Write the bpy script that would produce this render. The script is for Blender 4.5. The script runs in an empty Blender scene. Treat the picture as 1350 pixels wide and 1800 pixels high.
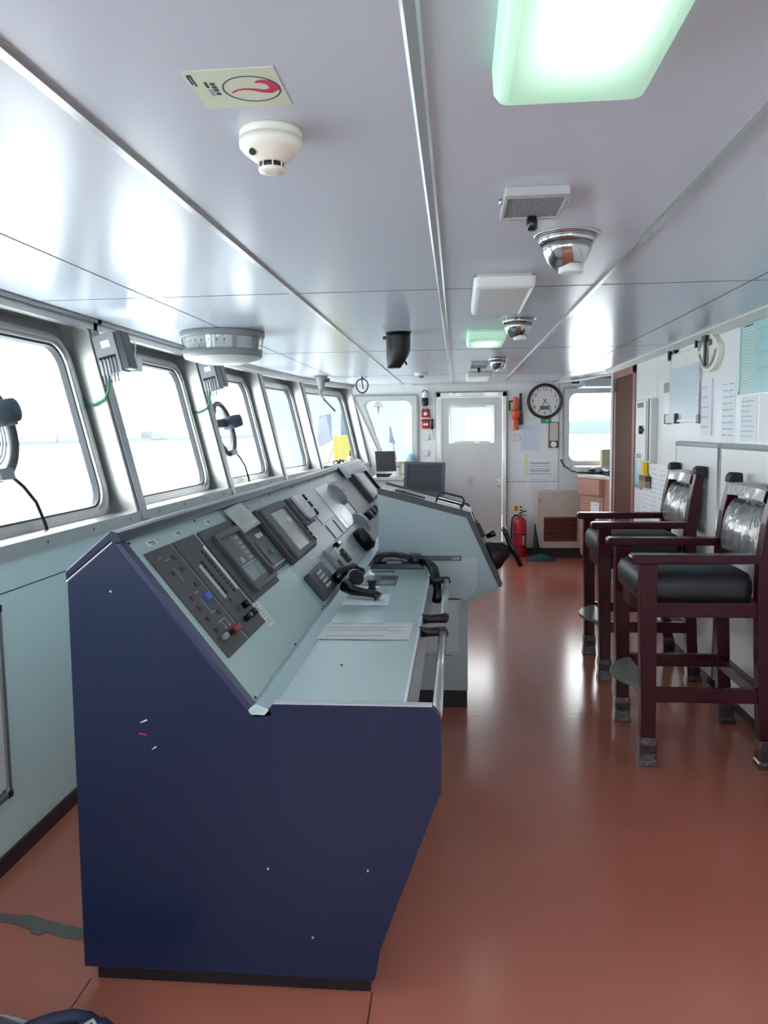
import bpy, bmesh, math, random
from mathutils import Matrix, Vector
random.seed(7)
SC = bpy.context.scene
COL = SC.collection
PI = math.pi
V = Vector

# ------------------------------------------------------------------ materials
def lin(c):
    return tuple(((x/255)/12.92 if x/255 <= .04045 else ((x/255+.055)/1.055)**2.4) for x in c)
MATS = {}
def mat(name, rgb, rough=.5, metal=0., spec=.5, emit=None, estr=0., var=0., vscale=6., bump=0., bscale=60., stretch=None, coat=0., rvar=0.):
    m = bpy.data.materials.new(name); m.use_nodes = True
    nt = m.node_tree; b = nt.nodes['Principled BSDF']
    c = lin(rgb)+(1,)
    b.inputs['Base Color'].default_value = c
    b.inputs['Roughness'].default_value = rough
    b.inputs['Metallic'].default_value = metal
    b.inputs['Specular IOR Level'].default_value = spec
    b.inputs['Coat Weight'].default_value = coat
    b.inputs['Coat Roughness'].default_value = .08
    if emit:
        b.inputs['Emission Color'].default_value = lin(emit)+(1,)
        b.inputs['Emission Strength'].default_value = estr
    if var or bump or rvar:
        tc = nt.nodes.new('ShaderNodeTexCoord'); mp = nt.nodes.new('ShaderNodeMapping')
        nt.links.new(tc.outputs['Object'], mp.inputs['Vector'])
        if stretch: mp.inputs['Scale'].default_value = stretch
    if var or rvar:
        n = nt.nodes.new('ShaderNodeTexNoise'); n.inputs['Scale'].default_value = vscale; n.inputs['Detail'].default_value = 5
        nt.links.new(mp.outputs['Vector'], n.inputs['Vector'])
    if var:
        r = nt.nodes.new('ShaderNodeValToRGB')
        r.color_ramp.elements[0].position = .3; r.color_ramp.elements[1].position = .7
        r.color_ramp.elements[0].color = tuple(x*(1-var) for x in c[:3])+(1,)
        r.color_ramp.elements[1].color = tuple(min(1, x*(1+var)) for x in c[:3])+(1,)
        nt.links.new(n.outputs['Fac'], r.inputs['Fac']); nt.links.new(r.outputs['Color'], b.inputs['Base Color'])
    if rvar:
        mr = nt.nodes.new('ShaderNodeMapRange'); mr.inputs['From Min'].default_value = .3; mr.inputs['From Max'].default_value = .7
        mr.inputs['To Min'].default_value = max(.02, rough-rvar); mr.inputs['To Max'].default_value = rough+rvar
        nt.links.new(n.outputs['Fac'], mr.inputs['Value']); nt.links.new(mr.outputs['Result'], b.inputs['Roughness'])
    if bump:
        n2 = nt.nodes.new('ShaderNodeTexNoise'); n2.inputs['Scale'].default_value = bscale; n2.inputs['Detail'].default_value = 3
        nt.links.new(mp.outputs['Vector'], n2.inputs['Vector'])
        bp = nt.nodes.new('ShaderNodeBump'); bp.inputs['Strength'].default_value = bump; bp.inputs['Distance'].default_value = .01
        nt.links.new(n2.outputs['Fac'], bp.inputs['Height']); nt.links.new(bp.outputs['Normal'], b.inputs['Normal'])
    MATS[name] = m
    return m
def glass_mat(name, tint=(1, 1, 1), gl=.06):
    m = bpy.data.materials.new(name); m.use_nodes = True; nt = m.node_tree
    for n in list(nt.nodes):
        if n.type != 'OUTPUT_MATERIAL': nt.nodes.remove(n)
    out = nt.nodes['Material Output']
    t = nt.nodes.new('ShaderNodeBsdfTransparent'); t.inputs['Color'].default_value = tint+(1,)
    g = nt.nodes.new('ShaderNodeBsdfGlossy'); g.inputs['Roughness'].default_value = .03
    mx = nt.nodes.new('ShaderNodeMixShader'); mx.inputs['Fac'].default_value = gl
    nt.links.new(t.outputs[0], mx.inputs[1]); nt.links.new(g.outputs[0], mx.inputs[2]); nt.links.new(mx.outputs[0], out.inputs['Surface'])
    return m

CEIL = mat('ceiling_laminate', (204, 211, 224), rough=.23, spec=.22)
STRIP = mat('ceiling_strip_metal', (205, 207, 210), rough=.22, metal=.6)
SEAM = mat('dark_seam', (70, 74, 80), rough=.6)
AQUAW = mat('aqua_wall_paint', (220, 245, 244), rough=.35, spec=.5, var=.02, vscale=2)
STEEL = mat('brushed_steel', (203, 202, 200), rough=.3, metal=1., rvar=.1, vscale=5., bump=.03, bscale=40, stretch=(1, 1, .15))
DOORSTEEL = mat('door_steel', (206, 204, 205), rough=.42, metal=.85, var=.06, vscale=2.5)
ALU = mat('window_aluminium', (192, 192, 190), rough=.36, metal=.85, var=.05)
ALUDARK = mat('dark_aluminium', (150, 152, 154), rough=.4, metal=.7)  # a darker grey aluminium
GASKET = mat('window_gasket', (52, 58, 66), rough=.5)
AQUA = mat('aqua_paint', (176, 202, 201), rough=.32, spec=.5, var=.02, vscale=2)
AQUAT = mat('aqua_worktop', (186, 208, 204), rough=.2, spec=.5, var=.02, vscale=2)
GREYAQ = mat('grey_aqua_metal', (146, 160, 166), rough=.3, var=.03)
STAND = mat('stand_paint', (160, 178, 184), rough=.35, var=.03, vscale=2)
STANDLO = mat('stand_base_and_shading', (176, 192, 196), rough=.4, var=.03, vscale=2)  # base cabinet paint, also colours the shading patch above it
BLUE = mat('navy_paint', (20, 36, 68), rough=.3, spec=.45)
BLUEEDGE = mat('navy_edge', (52, 58, 92), rough=.3, spec=.5)
WHITEEDGE = mat('white_marks_and_lit_edge', (230, 234, 240), rough=.4)  # white for scuffs and strips, and for the painted-in lit panel edge
WALL = mat('white_wall', (240, 241, 243), rough=.22, spec=.5, var=.015, vscale=1.5)
WALLFAR = mat('far_wall_white', (234, 234, 235), rough=.3, spec=.5, var=.02, vscale=2)
CREAM = mat('cream_plastic', (236, 233, 222), rough=.4)
WHITE = mat('white_plastic', (230, 231, 232), rough=.4)
OFFWHITE = mat('offwhite_paint', (214, 214, 212), rough=.4)
BLACK = mat('black_plastic', (22, 22, 26), rough=.4)
BLACKG = mat('black_gloss', (14, 14, 18), rough=.22)
DARK = mat('dark_rubber', (34, 30, 34), rough=.6)
CHAR = mat('charcoal_panel', (72, 72, 76), rough=.5, var=.06, vscale=9)
CHAR2 = mat('charcoal_frame', (58, 60, 66), rough=.4)
SLATE = mat('slate_panel', (88, 92, 98), rough=.45)
GREY = mat('mid_grey', (142, 145, 148), rough=.45)
GREYL = mat('light_grey', (184, 188, 192), rough=.4)
SCREEN = mat('greenish_screen', (150, 154, 146), rough=.25)
SCREEND = mat('dark_screen', (66, 70, 76), rough=.18)
DESKMON = mat('monitor_screen', (74, 77, 84), rough=.3)
MONBEZ = mat('monitor_bezel', (98, 102, 112), rough=.4)
LCDL = mat('pale_display', (150, 154, 158), rough=.3)
LCDG = mat('green_display', (120, 138, 138), rough=.3)
TEAL = mat('teal_digits', (60, 170, 170), rough=.4)
BTNBLUE = mat('blue_button', (48, 84, 190), rough=.35)
BTNRED = mat('red_knob', (140, 52, 58), rough=.35)
BTNGRN = mat('green_button', (50, 84, 66), rough=.4)
PAPER = mat('paper', (236, 238, 242), rough=.6)
PAPERT = mat('cream_paper', (226, 228, 222), rough=.6)
INK = mat('grey_print', (150, 156, 170), rough=.7)
INKD = mat('dark_print', (56, 58, 64), rough=.7)
INKW = mat('faint_print', (196, 202, 212), rough=.7)
INKB = mat('blue_print', (160, 192, 216), rough=.7)
FLOOR = mat('red_deck_paint', (182, 108, 90), rough=.17, spec=.5, var=.03, vscale=.7, bump=.04, bscale=9, stretch=(1, 4, 1))
FLOORSEAM = mat('deck_seam', (96, 44, 38), rough=.6)
SKIRT = mat('dark_skirting', (46, 34, 38), rough=.4)
WOOD = mat('mahogany', (56, 9, 24), rough=.26, spec=.35, var=.08, vscale=10, stretch=(1, 6, 1))
LEATHER = mat('black_leatherette', (30, 33, 40), rough=.5, bump=.06, bscale=30)
PLASTIC = mat('plastic_wrap_cushion', (112, 111, 114), rough=.12, spec=.8, var=.25, vscale=9, bump=.7, bscale=16, stretch=(4, 4, .8), coat=.6)
TAPE = mat('clear_tape_wrap', (54, 42, 47), rough=.12, spec=.8, bump=.5, bscale=50, coat=.5, var=.3, vscale=20)
FOOT = mat('footrest_board', (128, 130, 120), rough=.35)
BROWN = mat('brown_door', (92, 54, 42), rough=.6, spec=.2, var=.06, vscale=4, stretch=(1, 1, .2))
BROWNL = mat('brown_frame', (146, 100, 92), rough=.45)
PINK = mat('drawer_laminate', (188, 142, 128), rough=.4, var=.03)
BEIGE = mat('beige_cabinet', (200, 188, 178), rough=.4, var=.02)
LOUV = mat('louvre_brown', (96, 46, 38), rough=.4)
RED = mat('extinguisher_red', (196, 40, 56), rough=.3)
REDBAG = mat('red_nylon', (178, 38, 48), rough=.6)
ORANGE = mat('orange_plastic', (226, 96, 62), rough=.4)
GREEN = mat('sign_green', (30, 110, 52), rough=.5)
GREENT = mat('tag_green', (40, 168, 112), rough=.5)
GREENW = mat('green_wire', (60, 130, 104), rough=.5)
YELLOW = mat('yellow_paint', (106, 99, 30), rough=.5)
YELLOWB = mat('brush_yellow', (244, 204, 40), rough=.4)
BRISTLE = mat('brush_bristle', (164, 140, 120), rough=.8)
GLOW = mat('photoluminescent_card', (214, 222, 200), rough=.5)
CRIMSON = mat('crimson_print', (206, 42, 92), rough=.5)
CHART = mat('turquoise_chart', (160, 208, 212), rough=.3, var=.03)
CHARTC = mat('chart_table', (196, 218, 210), rough=.4)
DTAPE = mat('duct_tape', (98, 98, 92), rough=.4, bump=.4, bscale=40, var=.1)
CHROME = mat('polished_steel', (190, 190, 188), rough=.14, metal=1.)
LIT = mat('lit_diffuser', (190, 226, 205), rough=.4, emit=(196, 250, 220), estr=.07)
_nt = LIT.node_tree; _b = _nt.nodes['Principled BSDF']          # the two tubes glow through the middle of the diffuser
_tc = _nt.nodes.new('ShaderNodeTexCoord'); _sx = _nt.nodes.new('ShaderNodeSeparateXYZ'); _nt.links.new(_tc.outputs['Generated'], _sx.inputs[0])
def _band(sock):
    a = _nt.nodes.new('ShaderNodeMath'); a.operation = 'PINGPONG'; a.inputs[1].default_value = .5; _nt.links.new(sock, a.inputs[0])
    m = _nt.nodes.new('ShaderNodeMapRange'); m.interpolation_type = 'SMOOTHSTEP'; m.inputs['From Min'].default_value = 0; m.inputs['From Max'].default_value = .42; _nt.links.new(a.outputs[0], m.inputs['Value']); return m.outputs['Result']
_m = _nt.nodes.new('ShaderNodeMath'); _m.operation = 'MULTIPLY'; _nt.links.new(_band(_sx.outputs['X']), _m.inputs[0]); _nt.links.new(_band(_sx.outputs['Y']), _m.inputs[1])
_mr = _nt.nodes.new('ShaderNodeMapRange'); _mr.inputs['To Min'].default_value = .045; _mr.inputs['To Max'].default_value = .26; _nt.links.new(_m.outputs[0], _mr.inputs['Value']); _nt.links.new(_mr.outputs['Result'], _b.inputs['Emission Strength'])
_cr = _nt.nodes.new('ShaderNodeValToRGB'); _cr.color_ramp.elements[0].color = lin((180, 240, 205))+(1,); _cr.color_ramp.elements[1].color = lin((226, 252, 238))+(1,); _nt.links.new(_m.outputs[0], _cr.inputs['Fac']); _nt.links.new(_cr.outputs['Color'], _b.inputs['Emission Color'])
UNLIT = mat('unlit_diffuser', (226, 228, 228), rough=.35)
GLASS = glass_mat('window_glass', (.97, .99, .99), .05)
CLEAR = glass_mat('clear_plastic', (.9, .92, .92), .12)
CLOTH = mat('grey_cloth', (70, 76, 86), rough=.9)
STRAP = mat('navy_strap', (38, 44, 70), rough=.6)
BLUECAP = mat('pale_blue_shade', (170, 200, 216), rough=.5)
TRAYB = mat('navy_tray', (34, 46, 74), rough=.4)
CARD = mat('cardboard', (176, 168, 140), rough=.7)
FRAMEG = mat('yellow_green_frame', (180, 190, 90), rough=.5)
BLUEFILM = mat('blue_film', (176, 214, 236), rough=.3)
GREENCARD = mat('green_card', (190, 230, 206), rough=.5)
SEA = mat('sea_water', (226, 236, 238), rough=.6)
SHORE = mat('hazy_shore', (88, 99, 102), rough=.9)
HAZE = mat('hazy_building', (94, 103, 105), rough=.9)
HULLB = mat('pale_blue_hull', (99, 104, 106), rough=.9)
DECKGREY = mat('bluegrey_fitting', (62, 74, 88), rough=.6)
BELL = mat('bell_metal', (70, 76, 80), rough=.6)

# ------------------------------------------------------------------ mesh builder
class MB:
    def __init__(s, T=None):
        s.bm = bmesh.new(); s.mats = []; s.T = T or Matrix()
    def _i(s, m):
        if m not in s.mats: s.mats.append(m)
        return s.mats.index(m)
    def face(s, pts, m, smooth=False):
        vs = [s.bm.verts.new(s.T @ V(p)) for p in pts]
        f = s.bm.faces.new(vs); f.material_index = s._i(m); f.smooth = smooth
        return s
    def grid(s, rows, m, smooth=True, close_u=False, close_v=False, cap=False):
        i = s._i(m)
        R = [[s.bm.verts.new(s.T @ V(p)) for p in r] for r in rows]
        nr, nc = len(R), len(R[0])
        for a in range(nr if close_u else nr-1):
            for b in range(nc if close_v else nc-1):
                q = [R[a][b], R[(a+1) % nr][b], R[(a+1) % nr][(b+1) % nc], R[a][(b+1) % nc]]
                try:
                    f = s.bm.faces.new(q); f.material_index = i; f.smooth = smooth
                except ValueError: pass
        if cap:
            for r in (R[0], R[-1]):
                try:
                    f = s.bm.faces.new(r); f.material_index = i
                except ValueError: pass
        return s
    def box(s, lo, hi, m):
        x0, y0, z0 = lo; x1, y1, z1 = hi
        vs = [s.bm.verts.new(s.T @ V(p)) for p in ((x0,y0,z0),(x1,y0,z0),(x1,y1,z0),(x0,y1,z0),(x0,y0,z1),(x1,y0,z1),(x1,y1,z1),(x0,y1,z1))]
        i = s._i(m)
        for q in ((0,3,2,1),(4,5,6,7),(0,1,5,4),(1,2,6,5),(2,3,7,6),(3,0,4,7)):
            f = s.bm.faces.new([vs[k] for k in q]); f.material_index = i
        return s
    def prism(s, poly, a, b, m, axis='y'):
        """poly in the two other axes, extruded along axis from a to b"""
        def P(p, t):
            return (p[0], t, p[1]) if axis == 'y' else (t, p[0], p[1]) if axis == 'x' else (p[0], p[1], t)
        i = s._i(m)
        A = [s.bm.verts.new(s.T @ V(P(p, a))) for p in poly]; B = [s.bm.verts.new(s.T @ V(P(p, b))) for p in poly]
        n = len(poly)
        for q in [A[::-1], B] + [[A[k], A[(k+1) % n], B[(k+1) % n], B[k]] for k in range(n)]:
            f = s.bm.faces.new(q); f.material_index = i
        return s
    def tube(s, path, r, m, n=10, closed=False, radii=None):
        pts = [V(p) for p in path]; N = len(pts); rows = []
        prev = None
        for k, p in enumerate(pts):
            if closed: d = pts[(k+1) % N]-pts[k-1]
            else: d = pts[min(k+1, N-1)]-pts[max(k-1, 0)]
            d.normalize()
            if prev is None:
                up = V((0, 0, 1)) if abs(d.z) < .9 else V((1, 0, 0))
                x = d.cross(up).normalized()
            else:
                x = (prev-d*prev.dot(d)).normalized()
            prev = x; y = d.cross(x)
            rr = radii[k] if radii else r
            rows.append([p+rr*(math.cos(2*PI*j/n)*x+math.sin(2*PI*j/n)*y) for j in range(n)])
        return s.grid(rows, m, True, close_u=closed, close_v=True, cap=not closed)
    def lathe(s, prof, c, axis, m, n=28, ratio=1.):
        """prof: (radius, distance along axis)"""
        ax = V(axis).normalized(); up = V((0, 0, 1)) if abs(ax.z) < .9 else V((0, 1, 0))
        x = ax.cross(up).normalized(); y = ax.cross(x); c = V(c)
        rows = [[c+ax*h+max(r, 1e-4)*(math.cos(2*PI*j/n)*x+ratio*math.sin(2*PI*j/n)*y) for j in range(n)] for r, h in prof]
        return s.grid(rows, m, True, close_v=True, cap=True)
    def text(s, body, size, M, m, depth=.0006):
        cu = bpy.data.curves.new('t', 'FONT'); cu.body = body; cu.size = size; cu.extrude = depth
        cu.align_x = 'CENTER'; cu.align_y = 'CENTER'; cu.resolution_u = 2
        o = bpy.data.objects.new('t', cu); COL.objects.link(o)
        dg = bpy.context.evaluated_depsgraph_get(); me = o.evaluated_get(dg).to_mesh()
        i = s._i(m); T = s.T @ M
        vs = [s.bm.verts.new(T @ v.co) for v in me.vertices]
        for p in me.polygons:
            try:
                f = s.bm.faces.new([vs[k] for k in p.vertices]); f.material_index = i
            except ValueError: pass
        o.evaluated_get(dg).to_mesh_clear()
        bpy.data.objects.remove(o); bpy.data.curves.remove(cu)
        return s
    def build(s, name, parent=None, bevel=0, seg=2, sub=0):
        bmesh.ops.recalc_face_normals(s.bm, faces=s.bm.faces)
        me = bpy.data.meshes.new(name); s.bm.to_mesh(me); s.bm.free()
        for m in s.mats: me.materials.append(m)
        o = bpy.data.objects.new(name, me); COL.objects.link(o)
        if parent is not None:
            o.parent = parent
            if parent.type == 'EMPTY':
                o.matrix_parent_inverse = Matrix.Translation(parent.location).inverted()
        if bevel:
            b = o.modifiers.new('b', 'BEVEL'); b.width = bevel; b.segments = seg; b.limit_method = 'ANGLE'; b.angle_limit = math.radians(40)
        if sub:
            b = o.modifiers.new('s', 'SUBSURF'); b.levels = sub; b.render_levels = sub
        return o

def tag(o, label, cat, group=None):
    o['label'] = label; o['category'] = cat
    if group: o['group'] = group
    return o
def thing(name, label, cat, loc, group=None):
    o = bpy.data.objects.new(name, None); COL.objects.link(o); o.location = loc; o.empty_display_size = .1
    return tag(o, label, cat, group)
def struct(o):
    o['kind'] = 'structure'; return o
def plabel(o, t):
    o['label'] = t; return o
def clone(root, loc, label, group=None):
    r = root.copy(); COL.objects.link(r); r.location = loc; r['label'] = label
    if group: r['group'] = group
    for ch in list(root.children):
        c = ch.copy(); COL.objects.link(c); c.parent = r; c.matrix_parent_inverse = ch.matrix_parent_inverse.copy()
        for g in list(ch.children):
            d = g.copy(); COL.objects.link(d); d.parent = c; d.matrix_parent_inverse = g.matrix_parent_inverse.copy()
    return r
def rrect(cx, cy, w, h, r, n=6):
    out = []
    for qx, qy, a0 in ((1, 1, 0), (-1, 1, 90), (-1, -1, 180), (1, -1, 270)):
        for k in range(n+1):
            a = math.radians(a0+90*k/n)
            out.append((cx+qx*(w/2-r)+r*math.cos(a), cy+qy*(h/2-r)+r*math.sin(a)))
    return out
def skew_loop(loop, f):
    return [(x+f(y), y) for x, y in loop]
def frame_from(o, ex, ey, ez):
    return Matrix(((ex[0], ey[0], ez[0], o[0]), (ex[1], ey[1], ez[1], o[1]), (ex[2], ey[2], ez[2], o[2]), (0, 0, 0, 1)))
def ringpair(b, outer, inner, w0, w1, m, smooth=False):
    """a flat ring with thickness between two loops in the local xy plane"""
    L = [[(x, y, w0) for x, y in outer], [(x, y, w0) for x, y in inner], [(x, y, w1) for x, y in inner], [(x, y, w1) for x, y in outer]]
    b.grid(L, m, smooth, close_u=True, close_v=True)
def arc(cx, cy, r, a0, a1, n):
    return [(cx+r*math.cos(math.radians(a0+(a1-a0)*k/n)), cy+r*math.sin(math.radians(a0+(a1-a0)*k/n))) for k in range(n+1)]

H = 2.127
# ================================================================== SETTING
struct(MB().box((-2.2, -2.0, -.06), (2.7, 10.3, 0), FLOOR).build('floor'))
struct(MB().box((-.242, -2, .0), (-.238, 2.05, .0008), FLOORSEAM).build('trim_1'))
struct(MB(frame_from((-1.05, 2.05, 0), (0, -1, 0), (1, 0, 0), (0, 0, 1))).box((0, -.002, 0), (4, .002, .0008), FLOORSEAM).build('trim_2'))
struct(MB().box((-2.05, -2.0, H), (2.7, 10.3, H+.06), CEIL).build('ceiling'))
def strip(n, x, w, y0=-2., y1=9.98):
    b = MB(); b.prism([(x-w/2, H), (x+w/2, H), (x+w/2, H-.004), (x+w*.3, H-.009), (x-w*.3, H-.009), (x-w/2, H-.004)], y0, y1, STRIP)
    return struct(b.build('trim_%d' % n))
strip(3, -.675, .032); strip(4, -.062, .028); strip(5, .566, .03)
def seam(n, lo, hi):
    return struct(MB().box(lo, hi, SEAM).build('trim_%d' % n))
seam(6, (-1.302, -2, H-.0015), (-1.298, 9.9, H+.001)); seam(7, (1.168, -2, H-.0015), (1.172, 9.9, H+.001))
for k, y in enumerate((.85, 3.36, 5.85, 8.43)):
    seam(8+k, (-1.85, y-.0015, H-.0012), (1.5, y+.0015, H+.001))

# ---- forward (window) wall: plan polyline of the sill line, windows lean outwards
PLAN = [(-1.617, -2.49), (-1.617, -.87), (-1.617, .75), (-1.617, 2.37), (-1.617, 3.96), (-1.617, 5.60), (-1.555, 7.13), (-1.43, 8.42), (-1.09, 9.985)]
ZS, ZH, LEAN = 1.157, 2.105, .225
b = MB(); bb = MB(); st = MB(); hd = MB()
for k in range(len(PLAN)-1):
    A, B = V(PLAN[k]+(0,)), V(PLAN[k+1]+(0,))
    if k == 0: A = V((-1.617, -2.0, 0))
    u = (B-A).normalized(); o = V((-u.y, u.x, 0))
    if o.x > 0: o = -o
    M = frame_from(A, u, o, (0, 0, 1)); L = (B-A).length
    b.T = M; b.box((0, 0, 0), (L, .30, ZS-.002), AQUAW)
    b.box((0, -.002, .988), (L, 0, .992), SEAM)
    bb.T = M; bb.box((0, -.012, 0), (L, .0, .062), SKIRT)
    st.T = M
    st.box((0, -.012, ZS-.055), (L, .004, ZS+.004), ALU)
    st.box((0, .004, ZS-.002), (L, .30, ZS+.004), ALU)
    for j in range(int(L/.4)+1):
        st.box((.2+j*.4, -.0135, ZS-.03), (.208+j*.4, -.011, ZS-.016), SEAM)
    hd.T = M
    off = LEAN
    hd.box((-.02, off-.02, ZH-.03), (L+.02, off+.03, H-.002), ALU)
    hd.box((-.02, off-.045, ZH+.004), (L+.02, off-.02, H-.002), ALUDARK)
    hd.box((-.02, off+.03, ZH-.02), (L+.02, off+.36, H-.002), ALU)
struct(b.build('wall_left')); struct(bb.build('baseboard_left')); struct(st.build('trim_20')); struct(hd.build('trim_21'))
BAYS = []
VL = math.hypot(ZH-ZS, LEAN)
for k in range(len(PLAN)-1):
    A, B = V(PLAN[k]+(ZS,)), V(PLAN[k+1]+(ZS,))
    u = (B-A).normalized(); o = V((-u.y, u.x, 0))
    if o.x > 0: o = -o
    v = (V((0, 0, ZH-ZS))+o*LEAN).normalized()
    w = (o-v*o.dot(v)).normalized()
    BAYS.append((frame_from(A, u, v, w), (B-A).length))
for k, (M, L) in enumerate(BAYS):
    PW = .065
    b = MB(M)
    side = .165 if L > 1.5 else .13
    cx, cy = L/2+.01, .475; gw, gh = L-2*PW-2*side+.1, .79
    n = 6
    outer = rrect(cx, VL/2, L-.02, VL+.06, .002, n); h1 = rrect(cx, cy, gw+.15, gh+.12, .16, n)
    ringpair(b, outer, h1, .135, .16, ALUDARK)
    h2 = rrect(cx, cy, gw+.02, gh+.02, .11, n); ringpair(b, h1, h2, .105, .15, ALU)
    h1b = rrect(cx, cy, gw+.10, gh+.075, .135, n); h2b = rrect(cx, cy, gw+.06, gh+.05, .12, n); ringpair(b, h1b, h2b, .098, .11, ALU)
    h3 = rrect(cx, cy, gw, gh, .10, n); ringpair(b, h2, h3, .118, .15, GASKET)
    win = struct(b.build('window_%d' % (k+1)))
    g = MB(M); g.face([(x, y, .14) for x, y in h2], GLASS); g.build('pane', win)
    # post at the end of this bay
    p = MB(M)
    e = L
    p.box((e-PW, -.006, 0), (e+PW*.9, VL+.03, .16), ALU)
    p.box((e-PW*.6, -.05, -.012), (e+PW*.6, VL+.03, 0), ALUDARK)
    struct(p.build('trim_%d' % (30+k), bevel=.004))

# ---- far wall with two windows and the steel door
b = MB(); Y0, Y1 = 9.98, 10.08
def pc(*poly): b.prism(list(poly), Y0, Y1, WALLFAR)
pc((-1.12, 0), (-.25, 0), (-.25, 1.12), (-1.12, 1.12))
pc((-1.12, 1.12), (-.90, 1.12), (-1.13, 1.95), (-1.31, 1.95))
pc((-1.31, 1.95), (-.25, 1.95), (-.25, H), (-1.36, H))
pc((-.54, 1.12), (-.25, 1.12), (-.25, 1.95), (-.54, 1.95))
pc((-.25, 2.01), (.605, 2.01), (.605, H), (-.25, H))
pc((.605, 0), (1.36, 0), (1.36, H), (.605, H))
pc((1.36, 0), (2.7, 0), (2.7, 1.14), (1.36, 1.14)); pc((1.36, 1.99), (2.7, 1.99), (2.7, H), (1.36, H)); pc((1.98, 1.14), (2.7, 1.14), (2.7, 1.99), (1.98, 1.99))
pc((-.25, 0), (.605, 0), (.605, .07), (-.25, .07))
struct(b.build('wall_far'))
b = MB(); b.box((-.56, 9.972, 2.105), (1.4, 9.98, H), ALU); b.box((1.244, 9.977, .1), (1.248, 9.98, 2.1), SEAM); b.box((.612, 9.977, .9), (1.246, 9.98, .905), SEAM); struct(b.build('trim_40'))
struct(MB().box((.605, 9.968, 0), (2.5, 9.98, .075), SKIRT).build('baseboard_far'))
# window beside the door (raked edge) and window in the alcove
WF = frame_from((0, 9.98, 0), (1, 0, 0), (0, 0, 1), (0, 1, 0))
def farwin(num, cx, cz, w, h, rake):
    f = lambda y: 0
    b = MB(WF)
    def loop(ww, hh, r):
        L = rrect(cx, cz, ww, hh, r, 6)
        if rake:
            out = []
            for x, y in L:
                t = max(0, (cx+.1-x)/(w/2+.1)); out.append((x+t*(-.17)*((y-cz)/(h/2))*.8, y))
            return out
        return L
    l0 = loop(w+.14, h+.14, .03); l1 = loop(w+.03, h+.03, .10); l2 = loop(w, h, .09)
    ringpair(b, l0, l1, -.02, .08, ALU); ringpair(b, loop(w+.16, h+.16, .02), loop(w+.12, h+.12, .02), -.028, 0, ALUDARK)
    ringpair(b, l1, l2, -.005, .08, ALU)
    o = struct(b.build('window_%d' % num))
    MB(WF).face([(x, y, .05) for x, y in l2], GLASS).build('pane', o)
farwin(20, -.79, 1.545, .46, .75, True)
farwin(21, 1.67, 1.565, .60, .82, False)
b = MB(); b.box((1.3, 9.90, 1.075), (2.02, 9.98, 1.1), OFFWHITE); struct(b.build('trim_41'))
# door
b = MB()
for x0, x1 in ((-.253, -.2), (.558, .607)): b.box((x0, 9.94, .07), (x1, 9.985, 2.01), STEEL)
b.box((-.253, 9.94, 1.955), (.607, 9.985, 2.01), STEEL); b.box((-.265, 9.955, .05), (-.253, 9.985, 2.022), ALUDARK); b.box((.607, 9.955, .05), (.619, 9.985, 2.022), ALUDARK)
b.box((-.265, 9.955, 2.01), (.619, 9.985, 2.022), ALUDARK)
d = struct(b.build('door_1', bevel=.004))
b = MB(WF)
ringpair(b, rrect(.179, 1.05, .75, 1.80, .004), rrect(.179, 1.62, .53, .435, .004), .0, .04, DOORSTEEL)
b.build('leaf', d)
b = MB(WF); ringpair(b, rrect(.179, 1.62, .56, .465, .006), rrect(.179, 1.62, .515, .42, .006), -.012, .0, STEEL)
ringpair(b, rrect(.179, 1.62, .53, .435, .006), rrect(.179, 1.62, .51, .415, .006), -.006, .01, GASKET)
b.build('window_frame', d)
MB(WF).face([(x, y, .01) for x, y in rrect(.179, 1.62, .515, .42, .006)], GLASS).build('pane', d)
b = MB(); b.box((.492, 9.965, .85), (.545, 9.98, .94), STEEL); b.tube([(.505, 9.965, .905), (.505, 9.93, .905), (.505, 9.925, .87), (.525, 9.92, .85)], .008, STEEL); b.build('handle', d)
MB().box((.13, 9.975, .86), (.2, 9.98, .97), GREYL).build('name_plate', d)
MB().box((-.25, 9.90, .14), (.605, 9.985, .165), STEEL).box((-.25, 9.92, .07), (.605, 9.985, .14), OFFWHITE).build('sill', d, bevel=.004)

# ---- aft wall with doorway, and the alcove behind it
XW = 1.535
b = MB()
b.box((XW, -2.0, 0), (XW+.06, 7.10, H), WALL); b.box((XW, 7.10, 2.10), (XW+.06, 8.02, H), WALL); b.box((XW, 8.02, 0), (XW+.06, 8.22, H), WALL)
struct(b.build('wall_right'))
struct(MB().box((XW+.06, 8.16, 0), (2.7, 8.22, H), WALL).box((2.62, 8.22, 0), (2.7, 10.0, H), WALL).build('wall_alcove'))
struct(MB().prism([(XW, H), (XW, H-.035), (XW-.012, H-.04), (XW-.06, H-.012), (XW-.06, H)], -2, 8.22, OFFWHITE).build('trim_42'))
struct(MB().box((XW-.012, 5.66, 0), (XW, 7.08, .08), SKIRT).build('baseboard_right'))
b = MB()
b.box((XW-.012, 7.08, 0), (XW+.05, 7.17, 2.12), BROWNL); b.box((XW-.012, 7.08, 2.02), (XW+.05, 8.06, 2.12), BROWNL); b.box((XW-.012, 8.03, 0), (XW+.05, 8.06, 2.12), BROWNL)
d = struct(b.build('door_2', bevel=.003))
MB().box((XW+.01, 7.16, .01), (XW+.05, 8.04, 2.03), BROWN).build('leaf', d)
MB().box((XW-.016, 8.0, 1.9), (XW-.008, 8.05, 2.0), ALUDARK).build('hinge', d)
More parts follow.
